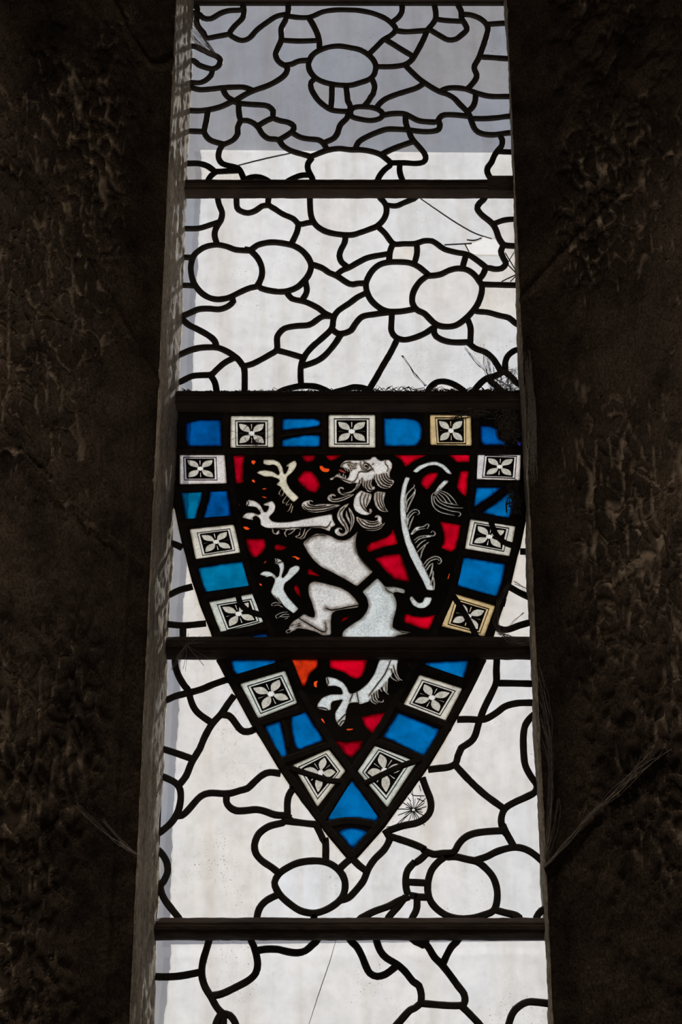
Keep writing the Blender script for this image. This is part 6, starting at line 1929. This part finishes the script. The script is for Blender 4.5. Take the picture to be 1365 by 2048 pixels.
saddle_bar(-696, 34, 'dark iron bar below the tip of the shield', 5)
cl = block('end_plate', .268, X1 - .002, -.0270, -.0238, -.0165, .0165, M['iron'], .001); cl.parent = b1
cl['label'] = 'squarish rust brown plate on the right end'

# ------------------------------------------------------------------ whitened sheets outside the glass
for i, (s, label) in enumerate(zip(SHEETS, ('large whitened sheet with torn left edge hung outside behind the upper four panels',
                                            'whitened sheet with torn top and left edge outside behind the bottom panel'))):
    P = P2(s); rg = random.Random(5 + i); Q = []
    for a, b in zip(P, P[1:] + P[:1]):
        n = max(1, int(math.dist(a, b) / 4))
        for k in range(n):
            t = k / n
            x, z = a[0] + (b[0] - a[0]) * t, a[1] + (b[1] - a[1]) * t
            amp = 2.6 if abs(b[0] - a[0]) < abs(b[1] - a[1]) else .9
            Q.append((x + amp * noise.noise((z * .07, x * .01, i)) + .5 * amp * noise.noise((z * .35, 4, i)), z + amp * .5 * noise.noise((x * .08, 7, i))))
    pc = [q for q in mosaic([(min(x for x, _ in Q) - 5, min(z for _, z in Q) - 5), (max(x for x, _ in Q) + 5, min(z for _, z in Q) - 5),
                             (max(x for x, _ in Q) + 5, max(z for _, z in Q) + 5), (min(x for x, _ in Q) - 5, max(z for _, z in Q) + 5)],
                            [Shape('sheet', 'sheet', poly=Q, smooth=False)]) if q[0] == 'sheet'][0]
    o = pane('plastic_sheet', pc, M['sheet'], None, y=.0, th=.0012); o.location = (0, .03, WZ)
    tag(o, label, 'sheet', 'whitened sheets outside the window')

# ------------------------------------------------------------------ cobwebs
def web(key, label, m, r=.00035, fuzz=0, kind=None):
    rg = random.Random(len(label)); V, F = [], []
    for ln in WEBS[key].strip().splitlines():
        P = [tuple(float(v) / 10000 for v in q.split(',')) for q in ln.split()]
        P = catmull(P, .008) if len(P) > 2 else [tuple(a + (b - a) * t / 5 for a, b in zip(*P)) for t in range(6)]
        ph = rg.uniform(0, 50)
        P = [(x + .0011 * noise.noise((z * 160, x * 160, ph)), y + .001 * noise.noise((z * 90, ph, x * 60)), z + .0011 * noise.noise((x * 160, ph, z * 160))) for x, y, z in P]
        P = [(x + .0022 * noise.noise((z * 38, ph, 1)), y, z + .0022 * noise.noise((x * 38, ph, 5))) for x, y, z in P]
        base = len(V)
        for i, p in enumerate(P):
            a, b = Vector(P[max(0, i - 1)]), Vector(P[min(len(P) - 1, i + 1)])
            d = (b - a).normalized() if (b - a).length > 0 else Vector((0, 0, 1))
            u = d.cross(Vector((0, 1, 0))); u = u.normalized() if u.length > 1e-4 else Vector((1, 0, 0)); w = d.cross(u)
            rr = r * (.6 + .8 * abs(noise.noise((p[0] * 300, p[2] * 300, ph))) + (fuzz if rg.random() < .12 else 0))
            for q in range(3):
                c = Vector(p) + (u * math.cos(q * 2.0944) + w * math.sin(q * 2.0944)) * rr
                V.append(tuple(c))
        for i in range(len(P) - 1):
            for q in range(3):
                F.append((base + i * 3 + q, base + i * 3 + (q + 1) % 3, base + i * 3 + 3 + (q + 1) % 3, base + i * 3 + 3 + q))
        F.append((base, base + 1, base + 2)); e = base + len(P) * 3 - 3; F.append((e + 2, e + 1, e))
    o = link('cobweb', V, F, m); o.location = (0, 0, WZ)
    return tag(o, label, 'cobweb', 'cobwebs on the window', kind)
web('top_left', 'grey cobweb stretched across the upper left corner of the top panel', M['web'], .0004)
web('panel_corner', 'sooty cobweb in the lower right corner of the broken panel', M['darkweb'], .00035, 1.5)
web('hanging', 'single sooty cobweb strand hanging on the glass above the dusty bar', M['darkweb'], .0005, 2.)
web('bar_fringe', 'fringe of dusty web all along the top of the bar above the lion', M['darkweb'], .0008, 1.4, 'stuff')
web('sooty', 'black sooty cobweb over the upper right corner of the lion panel', M['darkweb'], .0007, 1.6, 'stuff')
web('tile_threads', 'thin dark cobweb threads over the second white tile from the top left', M['darkweb'], .00045, .8)
web('left_bar', 'cobweb at the left end of the bar crossing the shield', M['web'], .0004, .6)
web('right_bar', 'cobweb bunched at the right end of the bar crossing the shield', M['web'], .0004, .8)
web('right_jamb', 'thick hanging cobweb on the right stone edge beside the lion panel', M['web'], .0004, .4)
web('right_diagonal', 'long slanting cobweb with upright threads on the right stone beside the shield tip', M['web'], .00042)
web('left_diagonal', 'short slanting cobweb on the dark left stone', M['web'], .0004)
